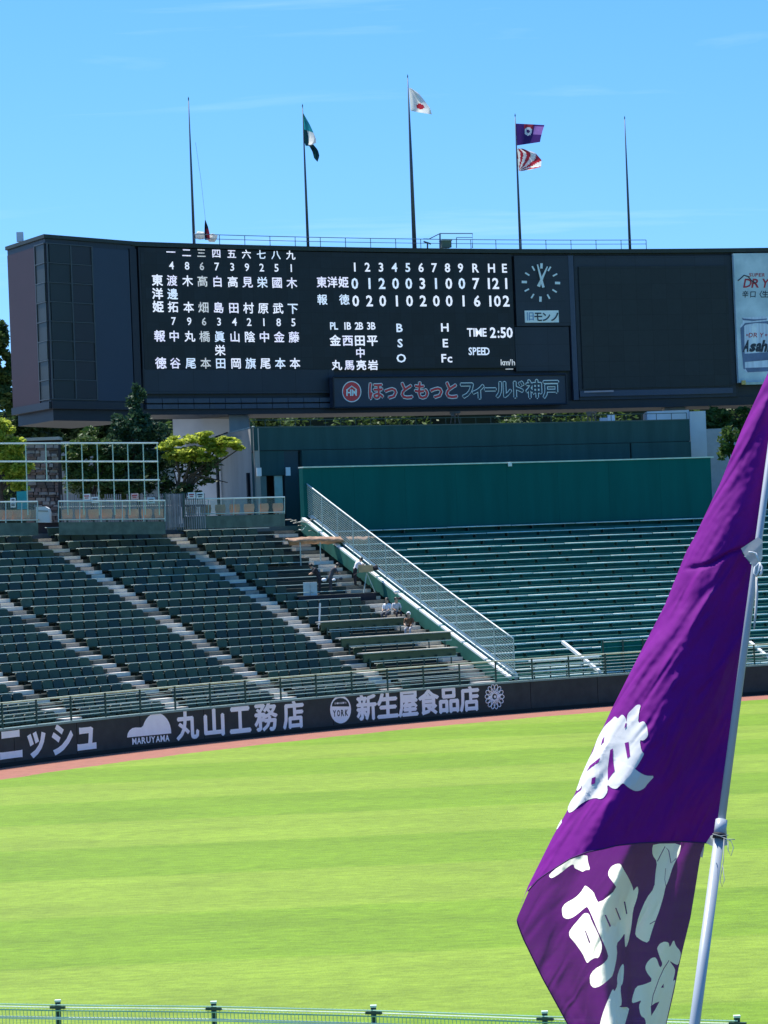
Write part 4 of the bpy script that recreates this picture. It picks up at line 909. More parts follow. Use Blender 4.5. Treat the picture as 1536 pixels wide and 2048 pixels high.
# walkway railings with a pale top rail and clear panels
glm = bpy.data.materials.new('clear_panel'); glm.use_nodes = True; t = glm.node_tree; bs = t.nodes['Principled BSDF']; bs.inputs['Base Color'].default_value = (.55, .68, .66, 1); bs.inputs['Roughness'].default_value = .1
tp = N('ShaderNodeBsdfTransparent', t); tp.inputs[0].default_value = (.88, .95, .93, 1); mx_ = N('ShaderNodeMixShader', t); mx_.inputs[0].default_value = .07
t.links.new(tp.outputs[0], mx_.inputs[1]); t.links.new(bs.outputs[0], mx_.inputs[2]); t.links.new(mx_.outputs[0], t.nodes['Material Output'].inputs[0])
brown = mat('brown_seat_shell', (.55, .31, .20), .6, .12, 2)
def walk_rail(x0, y0, x1, y1, h, Y0, Y1, npan, label, cx0, cx1, nseat):
    e = empty('walkway_railing', P((x0+x1)/2, y0+h, Y0), label, 'railing')
    A = lambda f, dy: P(x0+(x1-x0)*f, y0+(y1-y0)*f+dy, Y0+(Y1-Y0)*f)
    MB().tube([A(0, 0), A(1, 0)], .04, 6).build('top_rail', railw, e); MB().tube([A(0, h*.88), A(1, h*.88)], .03, 6).build('bottom_rail', railm, e)
    for i in range(npan+1): MB().tube([A(i/npan, 0), A(i/npan, h)], .03, 6).build('post', railm, e)
    for i in range(npan):
        a, b = A((i+.06)/npan, 3), A((i+.94)/npan, h*.8); lo = b.z
        MB().prism([Vector((a.x, a.y, lo)), Vector((b.x, b.y, lo)), Vector((b.x, b.y+.02, lo)), Vector((a.x, a.y+.02, lo))], [Vector((a.x, a.y, a.z)), Vector((b.x, b.y, a.z)), Vector((b.x, b.y+.02, a.z)), Vector((a.x, a.y+.02, a.z))]).build('clear_panel', glm, e)
    a, b = A(0, h*1.0), A(1, h*1.0)
    MB().prism([Vector((a.x, a.y+.05, a.z-.6)), Vector((b.x, b.y+.05, b.z-.6)), Vector((b.x, b.y+.2, b.z-.6)), Vector((a.x, a.y+.2, a.z-.6))], [Vector((a.x, a.y+.05, a.z)), Vector((b.x, b.y+.05, b.z)), Vector((b.x, b.y+.2, b.z)), Vector((a.x, a.y+.2, a.z))]).build('kerb', mat('walkway_kerb', (.09, .13, .11), .8, .3, 2), e)
    for i in range(nseat):
        f = (i+.5)/nseat; c = A(f, h*.62)+Vector((0, .9, 0)); s_ = empty('brown_seat', Vector((c.x, c.y, 9.3)), 'brown moulded seat in the row behind the railing %s' % cx0, 'seat', cx1)
        w = .27; q = [(-w*.8, -.22), (w*.8, -.22), (w, .05), (w*.9, .24), (-w*.9, .24), (-w, .05)]
        MB().prism([c+Vector((x, 0, z_)) for x, z_ in q], [c+Vector((x, .06, z_)) for x, z_ in q]).build('backrest', brown, s_)
        MB().box(c+Vector((0, -.16, -.24)), w*.8, .18, .03).build('seat_pan', brown, s_)
        MB().tube([c+Vector((0, 0, -.2)), Vector((c.x, c.y, 9.08))], .04, 5).build('pedestal', raild, s_)
walk_rail(-20, 1004, 75, 1003, 42, 139.6, 140.4, 3, 'walkway railing at the far left in front of the turquoise board', 'at the far left', 'brown seats at the far left', 5)
walk_rail(117, 1002.5, 330, 1001, 42, 140.4, 143.4, 5, 'walkway railing in front of the white net frame', 'below the net frame', 'brown seats below the net frame', 8)
walk_rail(366, 999, 569, 994, 34, 144.6, 148.6, 4, 'walkway railing between the net frame and the doorway', 'between net frame and doorway', 'brown seats left of the doorway', 7)
gt = empty('walkway_gate', P(349, 1035, 144.2), 'grey slatted gate between the two walkway railings', 'gate')
for k in range(7): a = P(331+k*5.2, 988, 144.2); MB().box(Vector((a.x+.05, a.y, (a.z+9.1)/2)), .05, .02, (a.z-9.1)/2).build('slat', gbm[k % 2], gt)
MB().tube([P(329, 986, 144.1), P(329, 1040, 144.1)], .05, 6).build('post', raild, gt); MB().tube([P(367, 986, 144.1), P(367, 1036, 144.1)], .05, 6).build('post', raild, gt)

# ---------------------------------------------------------------- people
skin = mat('skin', (.42, .26, .18), .6, .08); hairm = mat('black_hair', (.012, .010, .010), .5)
def person(base, h, yaw, pose, shirt, trous, label, cap=None):
    """pose: dict of joints in a unit-height body; base = point under the feet"""
    J = dict(pel=(0, 0, .52), che=(0, 0, .72), nek=(0, 0, .82), hd=(0, 0, .865), tp=(0, 0, .975),
             sl=(-.11, 0, .79), el=(-.14, 0, .64), hl=(-.13, .04, .50), sr=(.11, 0, .79), er=(.14, 0, .64), hr=(.13, .04, .50),
             kl=(-.06, 0, .28), fl=(-.06, 0, .03), tl=(-.06, .1, .015), kr=(.06, 0, .28), fr=(.06, 0, .03), tr=(.06, .1, .015), pl=(-.055, 0, .5), pr=(.055, 0, .5))
    J.update(pose); nm = list(J); ix = {n: i for i, n in enumerate(nm)}
    E_ = [('pel', 'che'), ('che', 'nek'), ('nek', 'hd'), ('hd', 'tp'), ('che', 'sl'), ('sl', 'el'), ('el', 'hl'), ('che', 'sr'), ('sr', 'er'), ('er', 'hr'), ('pel', 'pl'), ('pl', 'kl'), ('kl', 'fl'), ('fl', 'tl'), ('pel', 'pr'), ('pr', 'kr'), ('kr', 'fr'), ('fr', 'tr')]
    rad = dict(pel=.075, che=.085, nek=.034, hd=.056, tp=.044, sl=.042, el=.028, hl=.02, sr=.042, er=.028, hr=.02, kl=.036, fl=.024, tl=.02, kr=.036, fr=.024, tr=.02, pl=.06, pr=.06)
    me = bpy.data.meshes.new('b'); me.from_pydata([Vector(J[n])*h for n in nm], [(ix[a], ix[b]) for a, b in E_], [])
    o = bpy.data.objects.new('b', me); COL.objects.link(o); o.modifiers.new('s', 'SKIN'); o.modifiers.new('u', 'SUBSURF').levels = 1
    for n in nm: me.skin_vertices[0].data[ix[n]].radius = (rad[n]*h,)*2
    me.skin_vertices[0].data[ix['pel']].use_root = True
    dg = bpy.context.evaluated_depsgraph_get(); dg.update(); m2 = bpy.data.meshes.new_from_object(o.evaluated_get(dg)); bpy.data.objects.remove(o)
    m2.materials.clear()
    for m_ in (skin, shirt, trous, mat('dark_shoes', (.03, .03, .03), .6)): m2.materials.append(m_)
    segs = [(a, b) for a, b in E_]
    def mid_(a, b): return 2 if b in ('pl', 'pr', 'kl', 'kr', 'fl', 'fr') else 3 if b in ('tl', 'tr') else 0 if b in ('hd', 'tp') or b in ('hl', 'hr') else 1
    for p in m2.polygons:
        c = p.center; best = None
        for a, b in segs:
            A_, B_ = Vector(J[a])*h, Vector(J[b])*h; d = B_-A_; t_ = max(0, min(1, (c-A_).dot(d)/max(d.length_squared, 1e-9))); q = (c-A_-d*t_).length
            if best is None or q < best[0]: best = (q, mid_(a, b))
        p.material_index = best[1]; p.use_smooth = True
    ob = bpy.data.objects.new('person', m2); COL.objects.link(ob); ob.location = base; ob.rotation_euler = (0, 0, yaw); tag(ob, label, 'person')
    hm = bpy.data.meshes.new('hair'); bm = bmesh.new(); bmesh.ops.create_icosphere(bm, subdivisions=2, radius=.066*h)
    hc = (Vector(J['hd'])*.35+Vector(J['tp'])*.65)*h
    for v in bm.verts: v.co = Vector((v.co.x, v.co.y-.012*h, v.co.z*.9))+hc
    bmesh.ops.delete(bm, geom=[f for f in bm.faces if f.calc_center_median().y > hc.y+.035*h and f.calc_center_median().z < hc.z+.02*h], context='FACES')
    bm.to_mesh(hm); bm.free(); hm.materials.append(cap or hairm); ho = bpy.data.objects.new('cap' if cap else 'hair', hm); COL.objects.link(ho); ho.parent = ob
    return ob
def on_tread(px, i, dr=.45):
    r = RR(i)+dr
    lo, hi = -60., -8.
    for _ in range(40):
        m_ = (lo+hi)/2
        if proj(pol(r, m_, ZT(i)))[0] < px: lo = m_
        else: hi = m_
    return pol(r, lo, ZT(i))
dkc = mat('black_clothes', (.015, .015, .025), .8); gry = mat('dark_grey_clothes', (.05, .055, .07), .8); wsh = mat('white_shirt', (.75, .76, .8), .8); ora = mat('brown_top', (.16, .07, .03), .8)
bend = dict(che=(0, .10, .70), nek=(0, .17, .78), hd=(0, .21, .81), tp=(0, .27, .90), sl=(-.11, .12, .77), el=(-.13, .2, .64), hl=(-.08, .3, .60), sr=(.11, .12, .77), er=(.13, .2, .64), hr=(.08, .3, .60))
sit = dict(pel=(0, 0, .30), che=(0, .03, .50), nek=(0, .04, .6), hd=(0, .05, .645), tp=(0, .06, .755), sl=(-.11, .03, .57), el=(-.13, .08, .43), hl=(-.07, .2, .36), sr=(.11, .03, .57), er=(.13, .08, .43), hr=(.07, .2, .36),
           pl=(-.055, 0, .29), pr=(.055, 0, .29), kl=(-.07, .24, .30), kr=(.07, .24, .30), fl=(-.07, .25, .04), fr=(.07, .25, .04), tl=(-.07, .34, .02), tr=(.07, .34, .02))
pr_row = 12
pb1 = on_tread(641, pr_row); print('person px', proj(pb1), proj(pb1+Vector((0, 0, 1.65))))
person(on_tread(640, pr_row), 1.68, 1.7, bend, dkc, dkc, 'person in black bending forward next to the white box')
person(on_tread(662, pr_row, .3), 1.66, -1.3, bend, gry, gry, 'person in dark grey with pale shoulders bending beside the person in black')
person(on_tread(711, pr_row+1, .2), 1.5, -1.2, dict(bend, hr=(.1, .34, .72), hl=(-.1, .34, .72)), wsh, dkc, 'person in a white shirt leaning over the covered television camera')
person(on_tread(777, 8, .5), 1.6, 2.6, sit, wsh, gry, 'seated person in white, left one of the pair by the stair')
person(on_tread(793, 8, .55), 1.6, -2.8, sit, mat('pale_grey_shirt', (.5, .52, .56), .8), dkc, 'seated person in pale grey, right one of the pair by the stair')
person(on_tread(820, 6, .5), 1.65, 2.9, sit, ora, mat('pale_trousers', (.45, .42, .42), .8), 'seated person in a brown top and white cap below the others', cap=wsh)
# television camera on tripod
tcb = on_tread(735, pr_row, .3); tv = empty('television_camera', tcb, 'television camera under a tan cover on a tripod by the mesh fence', 'camera')
tan = mat('tan_cover', (.48, .33, .17), .8, .15, 4)
c = tcb+Vector((0, 0, 1.18))
MB().prism([c+Vector(v) for v in ((-.38, -.15, -.18), (.33, -.15, -.16), (.33, .15, -.16), (-.38, .15, -.18))], [c+Vector(v) for v in ((-.40, -.15, .2), (.30, -.15, .16), (.30, .15, .16), (-.40, .15, .2))]).build('cover', tan, tv)
MB().tube([c+Vector((.33, 0, 0)), c+Vector((.55, -.03, .05))], [.11, .14], 8).build('lens_hood', dkc, tv)
for a in (0, 2.1, 4.2): MB().tube([c+Vector((0, 0, -.2)), tcb+Vector((.38*math.cos(a), .38*math.sin(a), 0))], .025, 5).build('leg', railm, tv)
MB().tube([c+Vector((-.3, 0, -.1)), c+Vector((-.65, -.1, -.3))], .015, 4).build('pan_handle', dkc, tv)
wb = on_tread(621, pr_row, .1); bx2 = empty('white_box', wb, 'white two door equipment box standing left of the bending people', 'box')
for s in (-1, 1): MB().box(wb+Vector((s*.17, 0, .33)), .16, .2, .32, .0).build('box_half', mat('white_box_grey', (.55, .58, .58), .6), bx2)
pf = empty('camera_platform', on_tread(670, pr_row), 'dark low platform under the broadcast crew', 'platform')
a = on_tread(590, pr_row-1, .6); b = on_tread(745, pr_row-1, .6)
MB().arc(RR(pr_row-1)+.3, RR(pr_row)+1.2, phi(a), phi(b), ZT(pr_row)-.06, ZT(pr_row)+.01).build('deck', mat('platform_dark', (.02, .035, .03), .8), pf)
MB().arc(RR(pr_row-1)+.28, RR(pr_row-1)+.298, phi(a), phi(b), ZT(pr_row)-.40, ZT(pr_row)+.0).build('skirt', dkc, pf)
# brown tarp canopy, rippled, on poles
rc = RR(17); can_ = empty('tarp_canopy', PR(655, 1110, rc), 'long crumpled brown tarp stretched above the broadcast crew', 'tarp')
mb = MB(); gv = []; nx_ = 44; rnd = random.Random(11)
tops = []
for i in range(nx_+1):
    f = i/nx_; x = 571+f*178; yt_ = 1077-4*min(1, f*4)+f*0; th_ = 15 if 0.03 < f < .92 else 5
    for j in range(6):
        v = j/5; q = PR(x, yt_+th_*v, rc-.5+1.0*abs(v-.5)); q += Vector((0, -.14*noise.noise(Vector((f*14, v*3, 0))), .05*noise.noise(Vector((f*20, v*5, 3))))); gv.append(q)
mb.add(gv, [(i*6+j, (i+1)*6+j, (i+1)*6+j+1, i*6+j+1) for i in range(nx_) for j in range(5)])
mb.build('tarp', mat('brown_tarp', (.36, .22, .14), .8, .4, 3, bump=.8, bscale=8), can_, True)
for x in (600, 640, 700, 738): b_ = PR(x, 1085, rc-.4); MB().tube([b_, Vector((b_.x, b_.y, ZT(16)-.1))], .03, 5).build('pole', railm, can_)
# broken clutter: cables and poles at the top of the block
cl = empty('cable_clutter', PR(590, 1060, RR(19)), 'tangle of thin pale pipes and cables on the top rows left of the fence', 'cables')
rnd = random.Random(4)
for k in range(16):
    x, y = rnd.uniform(520, 640), rnd.uniform(1038, 1068); ln = rnd.uniform(10, 36)
    MB().tube([PR(x, y, RR(19)), PR(x+ln*.5, y+rnd.uniform(-4, 4), RR(19)-.2), PR(x+ln, y+rnd.uniform(-8, 10), RR(19))], .022, 4).build('pipe', rnd.choice([railm, tread, raild]), cl)
tag(MB().tube([PR(640, 1206, RR(8)), PR(638, 1258, RR(8))], .05, 6).build('marker_post', concl), 'short pale upright post at the end of the uppermost long bench', 'post')
for x, y, w, c, lb in ((648, 1160, 8, wsh, 'white bag at the feet of the person in black'), (668, 1160, 6, wsh, 'small white bag by the grey dressed person'), (682, 1158, 6, gry, 'grey bag right of the bending people'), (800, 1197, 6, dkc, 'black bag beside the seated pair'), (792, 1184, 9, wsh, 'white folded sheet on the stair behind the seated pair')):
    c0 = PR(x, y, RR(pr_row)) if y < 1170 and x < 700 else PR(x, y, RR(9))
    o_ = bpy.data.meshes.new('bag'); bm = bmesh.new(); bmesh.ops.create_icosphere(bm, subdivisions=2, radius=w*.015)
    for v in bm.verts: v.co *= 1+.3*noise.noise(v.co*6+Vector((x, 0, 0))); v.co.z = max(v.co.z*.8, -w*.012)
    bm.to_mesh(o_); bm.free(); o_.materials.append(c); ob = bpy.data.objects.new('bag', o_); COL.objects.link(ob); ob.location = c0; tag(ob, lb, 'bag')

# ---------------------------------------------------------------- near fence at the bottom of the frame
ZF = 2.04
nfx = [(-200, 2002), (-190, 2002.5), (115, 2008), (427, 2011), (747, 2019), (1090, 2031), (1475, 2040), (1890, 2050)]
near = empty('near_fence', PZ(747, 2019, ZF)-Vector((0, 0, 1.0)), 'green wire panel fence with dark posts along the bottom of the photo', 'fence')
pts = [PZ(x, y+2, ZF) for x, y in ((-190, 2002.5), (115, 2008), (427, 2011), (747, 2019), (1090, 2031), (1475, 2040))]
wire = mat('near_wire_green', (.35, .58, .42), .4); wirew = mat('near_wire_white', (.72, .80, .70), .4)
for a, b in zip(pts, pts[1:]):
    d = b-a; nrm = Vector((-d.y, d.x, 0)).normalized()
    for dz, of, m_ in ((0, 0, wire), (-.035, .03, wirew), (-.07, 0, wire), (-.155, .0, wirew), (-.175, 0, wirew), (-.4, 0, wirew), (-.8, 0, wirew)):
        MB().tube([a+nrm*of+Vector((0, 0, dz)), b+nrm*of+Vector((0, 0, dz))], .009, 5).build('wire', m_, near)
    mb = MB(); nn_ = int(d.length/.05)
    for i in range(nn_):
        p = a+d*(i+.5)/nn_; mb.tube([p+Vector((0, 0, .012)), p+nrm*.03+Vector((0, 0, -.035)), p+Vector((0, 0, -.07)), p+Vector((0, 0, -.95))], .005, 3, False)
    tag(mb.build('wire_mesh', wire, near), kind='stuff')
for p in pts[1:]:
    e = near; MB().box(p+Vector((0, .05, -.47)), .032, .03, .5).build('post', raild, e); MB().box(p+Vector((0, .05, .045)), .038, .036, .012).build('post_cap', wirew, e)
    MB().box(p+Vector((0, .0, -.03)), .10, .02, .016, -.35).build('clamp', raild, e)
fwl = MB(); a, b = pts[0], pts[-1]; d = (b-a).normalized(); nrm = Vector((-d.y, d.x, 0)); a = a-d*10; b = b+d*10
q = [a-nrm*.25, b-nrm*.25, b+nrm*.25, a+nrm*.25]
tag(fwl.prism([Vector((v.x, v.y, 0)) for v in q], [Vector((v.x, v.y, 1.05)) for v in q]).build('field_wall', wallm), 'low dark wall carrying the near wire fence', 'wall')

# ---------------------------------------------------------------- big purple flag in front
def lerp(tab, y):
    if y <= tab[0][0]: a, b = tab[0], tab[1]
    elif y >= tab[-1][0]: a, b = tab[-2], tab[-1]
    else:
        for a, b in zip(tab, tab[1:]):
            if a[0] <= y <= b[0]: break
    return a[1]+(b[1]-a[1])*(y-a[0])/(b[0]-a[0])
XL = [(560, 1610), (745, 1536), (860, 1483), (965, 1441), (1070, 1391), (1104, 1372), (1209, 1330), (1314, 1276), (1419, 1223), (1500, 1185), (1580, 1153), (1622, 1134), (1674, 1105), (1772, 1056), (1840, 1032)]
XR = [(560, 1590+40), (800, 1556), (1000, 1529), (1075, 1519), (1106, 1484), (1129, 1502), (1157, 1506), (1174, 1503), (1314, 1486), (1419, 1471), (1544, 1452), (1640, 1436), (1690, 1428)]
RG = [(560, 1580), (900, 1510), (1000, 1480), (1200, 1425), (1300, 1382), (1419, 1322), (1500, 1280), (1570, 1245), (1650, 1200), (1750, 1150), (1840, 1110)]
KM = 8.0/F
def wr(x, y):
    # long slanting folds fanning away from the tie on the pole
    u = (x*.83+y*.56)/46.0; v = (x*-.56+y*.83)/210.0
    w = noise.noise(Vector((v*.8, u*.45, 3.1)))*1.4
    a = math.sin((u+w)*2.2)*.45+noise.noise(Vector((u*1.3+w, v*.7, 1.7)))*1.2+.45*noise.noise(Vector((u*3.1, v*1.6, 7.7)))
    amp = .0055+.0085*max(0, math.sin(max(0, min(1, (y-1040)/640))*math.pi))
    rough = noise.noise(Vector((x/13., y/13., 2.)))*.0012
    s = 0
    if 1360 < x < 1500 and 1080 < y < 1160:
        yc = 1101+(1483-x)*.36+4*math.sin(x/17.); s = .014*math.exp(-((y-yc)/4.0)**2)*min(1, (x-1360)/30.)
    return a*amp+rough*1.6+s
def G(x, y):
    d = (x-lerp(RG, y))*KM; zz = -(y-1400)*KM
    k_ = 1.0 if d < 0 else .95
    base = k_*(math.sqrt(d*d+.05**2)-.05)
    xl = lerp(XL, y); e = max(0, 1-(x-xl)/26.)**2*.035
    return 8.0+base+.36*zz+e+wr(x, y)
HEM = [(1030, 1838), (1034, 1815), (1040, 1803), (1058, 1781), (1077, 1760), (1097, 1746), (1141, 1718), (1175, 1705), (1206, 1699), (1234, 1692), (1280, 1687), (1362, 1684), (1430, 1688)]
def front_pt(x, y, off=0): return P(x, y, G(x, y)-off)
def purple(name, tr, c=(.16, .022, .30), thin=0.0, c_t=None):
    m = bpy.data.materials.new(name); m.use_nodes = True; t = m.node_tree; l = t.links.new
    bs = t.nodes['Principled BSDF']; bs.inputs['Roughness'].default_value = .75; bs.inputs['Specular IOR Level'].default_value = .1
    g_ = N('ShaderNodeTexCoord', t); no = N('ShaderNodeTexNoise', t); no.inputs['Scale'].default_value = 9; no.inputs['Detail'].default_value = 8; no.inputs['Roughness'].default_value = .65
    mi = N('ShaderNodeMix', t, data_type='RGBA'); mi.inputs[6].default_value = (*[v*.82 for v in c], 1); mi.inputs[7].default_value = (*[v*1.15 for v in c], 1)
    l(g_.outputs['Object'], no.inputs['Vector']); l(no.outputs[0], mi.inputs[0]); l(mi.outputs[2], bs.inputs['Base Color'])
    w1 = N('ShaderNodeTexNoise', t); w1.inputs['Scale'].default_value = 420; w1.inputs['Detail'].default_value = 2; bp = N('ShaderNodeBump', t); bp.inputs['Strength'].default_value = .25; bp.inputs['Distance'].default_value = .001
    l(g_.outputs['Object'], w1.inputs['Vector']); l(w1.outputs[0], bp.inputs['Height'])
    w2 = N('ShaderNodeTexNoise', t); w2.inputs['Scale'].default_value = 16; w2.inputs['Detail'].default_value = 6; w2.inputs['Distortion'].default_value = .8; mpp = N('ShaderNodeMapping', t); mpp.vector_type = 'TEXTURE'; mpp.inputs['Rotation'].default_value = (0, .593, 0); mpp.inputs['Scale'].default_value = (.75, 1, 4.2); w2.noise_type = 'RIDGED_MULTIFRACTAL'; w2.inputs['Roughness'].default_value = .45
    b2 = N('ShaderNodeBump', t); b2.inputs['Strength'].default_value = .85; b2.inputs['Distance'].default_value = .016
    l(g_.outputs['Object'], mpp.inputs[0]); l(mpp.outputs[0], w2.inputs['Vector']); l(w2.outputs[0], b2.inputs['Height']); l(bp.outputs[0], b2.inputs['Normal']); l(b2.outputs[0], bs.inputs['Normal'])
    tl_ = N('ShaderNodeBsdfTranslucent', t); ct_ = c_t or c; tl_.inputs[0].default_value = (*ct_, 1)
    l(b2.outputs[0], tl_.inputs['Normal'])
    mx_ = N('ShaderNodeMixShader', t); mx_.inputs[0].default_value = tr; l(bs.outputs[0], mx_.inputs[1]); l(tl_.outputs[0], mx_.inputs[2])
    if thin:
        tp_ = N('ShaderNodeBsdfTransparent', t); tp_.inputs[0].default_value = (.75, .6, .8, 1); m3 = N('ShaderNodeMixShader', t); m3.inputs[0].default_value = thin
        l(mx_.outputs[0], m3.inputs[1]); l(tp_.outputs[0], m3.inputs[2]); l(m3.outputs[0], t.nodes['Material Output'].inputs[0])
    else: l(mx_.outputs[0], t.nodes['Material Output'].inputs[0])
    return m
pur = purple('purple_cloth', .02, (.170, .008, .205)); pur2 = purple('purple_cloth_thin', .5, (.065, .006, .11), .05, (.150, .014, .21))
fl_ = empty('purple_banner_flag', P(1390, 2048, 8.0), 'large purple flag with white lettering billowing from a pale pole in front', 'flag')
# front panel
mb = MB(); nx_, ny_ = 120, 300; gv = []
hy_ = lambda x: lerp(HEM, x)
for j in range(ny_+1):
    v = j/ny_
    for i in range(nx_+1):
        u = i/nx_; y = 560+v*(1690-560)
        if v > .9:                                   # the last rows blend into the curved hem
            f = (v-.9)/.1; ys = 560+.9*1130; x_e = 1033+(1428-1033)*u
            f2 = f
            x_s = lerp(XL, ys)+(lerp(XR, ys)-lerp(XL, ys))*u; x = x_s+(x_e-x_s)*f2; y = ys+(hy_(x_e)-ys)*f2
            # keep the left border on the outline
            if i == 0: x = lerp(XL, y)
            elif u < .25: x = x+(lerp(XL, y)-x)*(1-u/.25)**2*(1 if x < lerp(XL, y)+40 else .0)
        else: x = lerp(XL, y)+(lerp(XR, y)-lerp(XL, y))*u
        gv.append(front_pt(x, y))
mb.add(gv, [(j*(nx_+1)+i, j*(nx_+1)+i+1, (j+1)*(nx_+1)+i+1, (j+1)*(nx_+1)+i) for j in range(ny_) for i in range(nx_)])
fp = mb.build('front_panel', pur, fl_, True)
# back panel, seen below the hem
XL2 = [(1600, 1150), (1700, 1100), (1772, 1062), (1838, 1033), (1845, 1033), (1877, 1045), (1957, 1084), (2046, 1133), (2200, 1210)]
XR2 = [(1600, 1424), (1690, 1409), (1718, 1400), (1781, 1390), (1836, 1381), (1897, 1366), (1937, 1357), (1984, 1348), (2048, 1333), (2200, 1300)]
def G2(x, y):
    zz = -(y-1690)*KM; xl, xr = lerp(XL2, y), lerp(XR2, y); u = (x-xl)/(xr-xl)
    fold = .035*math.sin(u*5*math.pi+.4+(y-1700)*.004)*min(1, u*3)*(1+.5*math.sin(u*13))+.012*noise.noise(Vector((u*9, (y-1700)/170., 2.5)))+.03*math.exp(-((u-.66)/.05)**2)-.02*math.exp(-((u-.80)/.06)**2)
    t_ = max(0, min(1, (u-.42)/.3)); t_ = t_*t_*(3-2*t_)
    return 8.25+(-.30*(1-t_)+.12*t_)*zz+.16*(min(u, .5)-.5)*(1)-.12*max(0, u-.5)+fold+.0025*noise.noise(Vector((x/40., y/90., 5.)))+.001*noise.noise(Vector((x/12., y/12., 9.)))
def back_pt(x, y, off=0): return P(x, y, G2(x, y)-off)
hemm = mat('purple_hem', (.05, .008, .09), .8)
mb = MB(); hp = []
for i in range(60): x = 1056+(1426-1056)*i/59; hp.append(front_pt(x, hy_(x)-1, .001))
mb.tube(hp, .0018, 5); mb.build('hem', hemm, fl_, True)
mb = MB(); mb.tube([back_pt(lerp(XL2, y)+1.5, y, .002) for y in range(1842, 2190, 12)], .0016, 5); mb.build('hem', hemm, fl_, True)
# lettering cut from white cloth
def applique(pts, fn, off, m, nm, parent, step=9):
    bm = bmesh.new(); vs = [bm.verts.new((x, y, 0)) for x, y in pts]; f = bm.faces.new(vs); bmesh.ops.triangulate(bm, faces=[f])
    x0, x1 = min(p[0] for p in pts), max(p[0] for p in pts); y0, y1 = min(p[1] for p in pts), max(p[1] for p in pts)
    for ax, lo, hi in ((0, x0, x1), (1, y0, y1)):
        c = lo+step
        while c < hi:
            co = (c, 0, 0) if ax == 0 else (0, c, 0); no_ = (1, 0, 0) if ax == 0 else (0, 1, 0)
            bmesh.ops.bisect_plane(bm, geom=bm.verts[:]+bm.edges[:]+bm.faces[:], plane_co=co, plane_no=no_); c += step
    bm.verts.index_update(); mb = MB(); mb.add([fn(v.co.x, v.co.y, off) for v in bm.verts], [tuple(v.index for v in f.verts) for f in bm.faces]); bm.free()
    o = mb.build(nm, m, parent, True)
    return o
def smooth_poly(pts, it=1):
    for _ in range(it):
        q = []
        for a, b in zip(pts, pts[1:]+pts[:1]): q += [(a[0]*.78+b[0]*.22, a[1]*.78+b[1]*.22), (a[0]*.22+b[0]*.78, a[1]*.22+b[1]*.78)]
        pts = q
    return pts
wf = purple('white_applique', .12, (.76, .75, .72)); wb_ = purple('white_applique_backlit', .88, (.62, .60, .52), 0, (1, .95, .78))
zu = lambda L_: [(1100+x/6.4, 1400+y/6.4) for x, y in L_]
zl = lambda L_: [(1040+x/5.42, 1670+y/5.42) for x, y in L_]
zr_ = lambda L_: [(1200+x/5.42, 1670+y/5.42) for x, y in L_]
U = [(1165, 60), (1110, 60), (1060, 110), (1000, 170), (985, 215), (982, 290), (970, 230), (925, 180), (880, 225), (870, 240), (830, 205), (790, 250), (700, 330), (640, 430), (600, 510), (570, 600), (550, 660), (500, 745), (440, 880), (392, 990), (362, 1080), (335, 1150), (350, 1166), (395, 1125), (410, 1080), (405, 1150), (335, 1200), (265, 1290), (222, 1390), (240, 1448), (300, 1420), (380, 1340), (480, 1280), (580, 1250), (640, 1270), (690, 1250), (740, 1170), (730, 1080), (790, 1130), (850, 1140), (900, 1090), (935, 1060), (1000, 1120), (1080, 1165), (1140, 1165), (1210, 1130), (1250, 1070), (1345, 970), (1230, 970), (1150, 930), (1082, 878), (1110, 860), (1200, 705), (1200, 680), (1170, 650), (1145, 512), (1200, 520), (1250, 470), (1255, 430), (1240, 330), (1200, 265), (1125, 300), (1140, 150)]
ul = applique(smooth_poly(zu(U)), front_pt, .0022, wf, 'lettering', fl_, 7)
for hL in ([(982, 290), (975, 340), (950, 362), (965, 300)], [(955, 550), (1005, 535), (1025, 720), (990, 745)], [(770, 640), (805, 620), (805, 760), (828, 905), (740, 1025), (738, 880)], [(535, 1000), (585, 980), (575, 1065), (525, 1085)],
           [(470, 910), (510, 840), (640, 735), (620, 795), (540, 850)], [(650, 580), (668, 510), (695, 465), (685, 540)]):
    applique(zu(hL), front_pt, .0036, pur, 'cutout', ul, 12)
applique(zu([(150, 1525), (150, 1570), (95, 1650), (80, 1655), (118, 1575)]), front_pt, .0022, wf, 'lettering', fl_, 12)
A_ = [(315, 430), (450, 310), (550, 262), (728, 207), (735, 290), (762, 378), (710, 378), (680, 400), (640, 380), (590, 360), (583, 315), (540, 330), (430, 420), (345, 470), (318, 455)]
B_ = [(710, 543), (800, 620), (815, 670), (855, 745), (1055, 580), (1000, 500), (960, 450), (955, 400), (990, 340), (1045, 312), (1090, 312), (1120, 370), (1180, 470), (1220, 560), (1230, 610), (1255, 570), (1275, 555), (1285, 600), (1265, 700), (1225, 810), (1205, 1010), (1170, 1180), (1142, 1225), (1135, 1150), (1135, 1060), (1100, 1120), (1045, 1180), (1055, 1300), (1010, 1520), (960, 1570), (870, 1640), (800, 1660), (760, 1620), (755, 1530), (800, 1460), (900, 1400), (960, 1330), (940, 1250), (905, 1170), (840, 1030), (790, 900), (745, 800), (725, 775), (690, 800), (620, 860), (560, 900), (510, 912), (465, 890), (455, 830), (455, 790), (490, 740), (600, 680), (660, 620), (690, 570)]
C_ = [(735, 845), (760, 860), (780, 920), (850, 1060), (897, 1180), (895, 1250), (860, 1335), (820, 1330), (770, 1360), (738, 1392), (715, 1350), (690, 1290), (620, 1190), (570, 1130), (545, 1100), (540, 1050), (580, 990), (650, 910), (700, 850)]
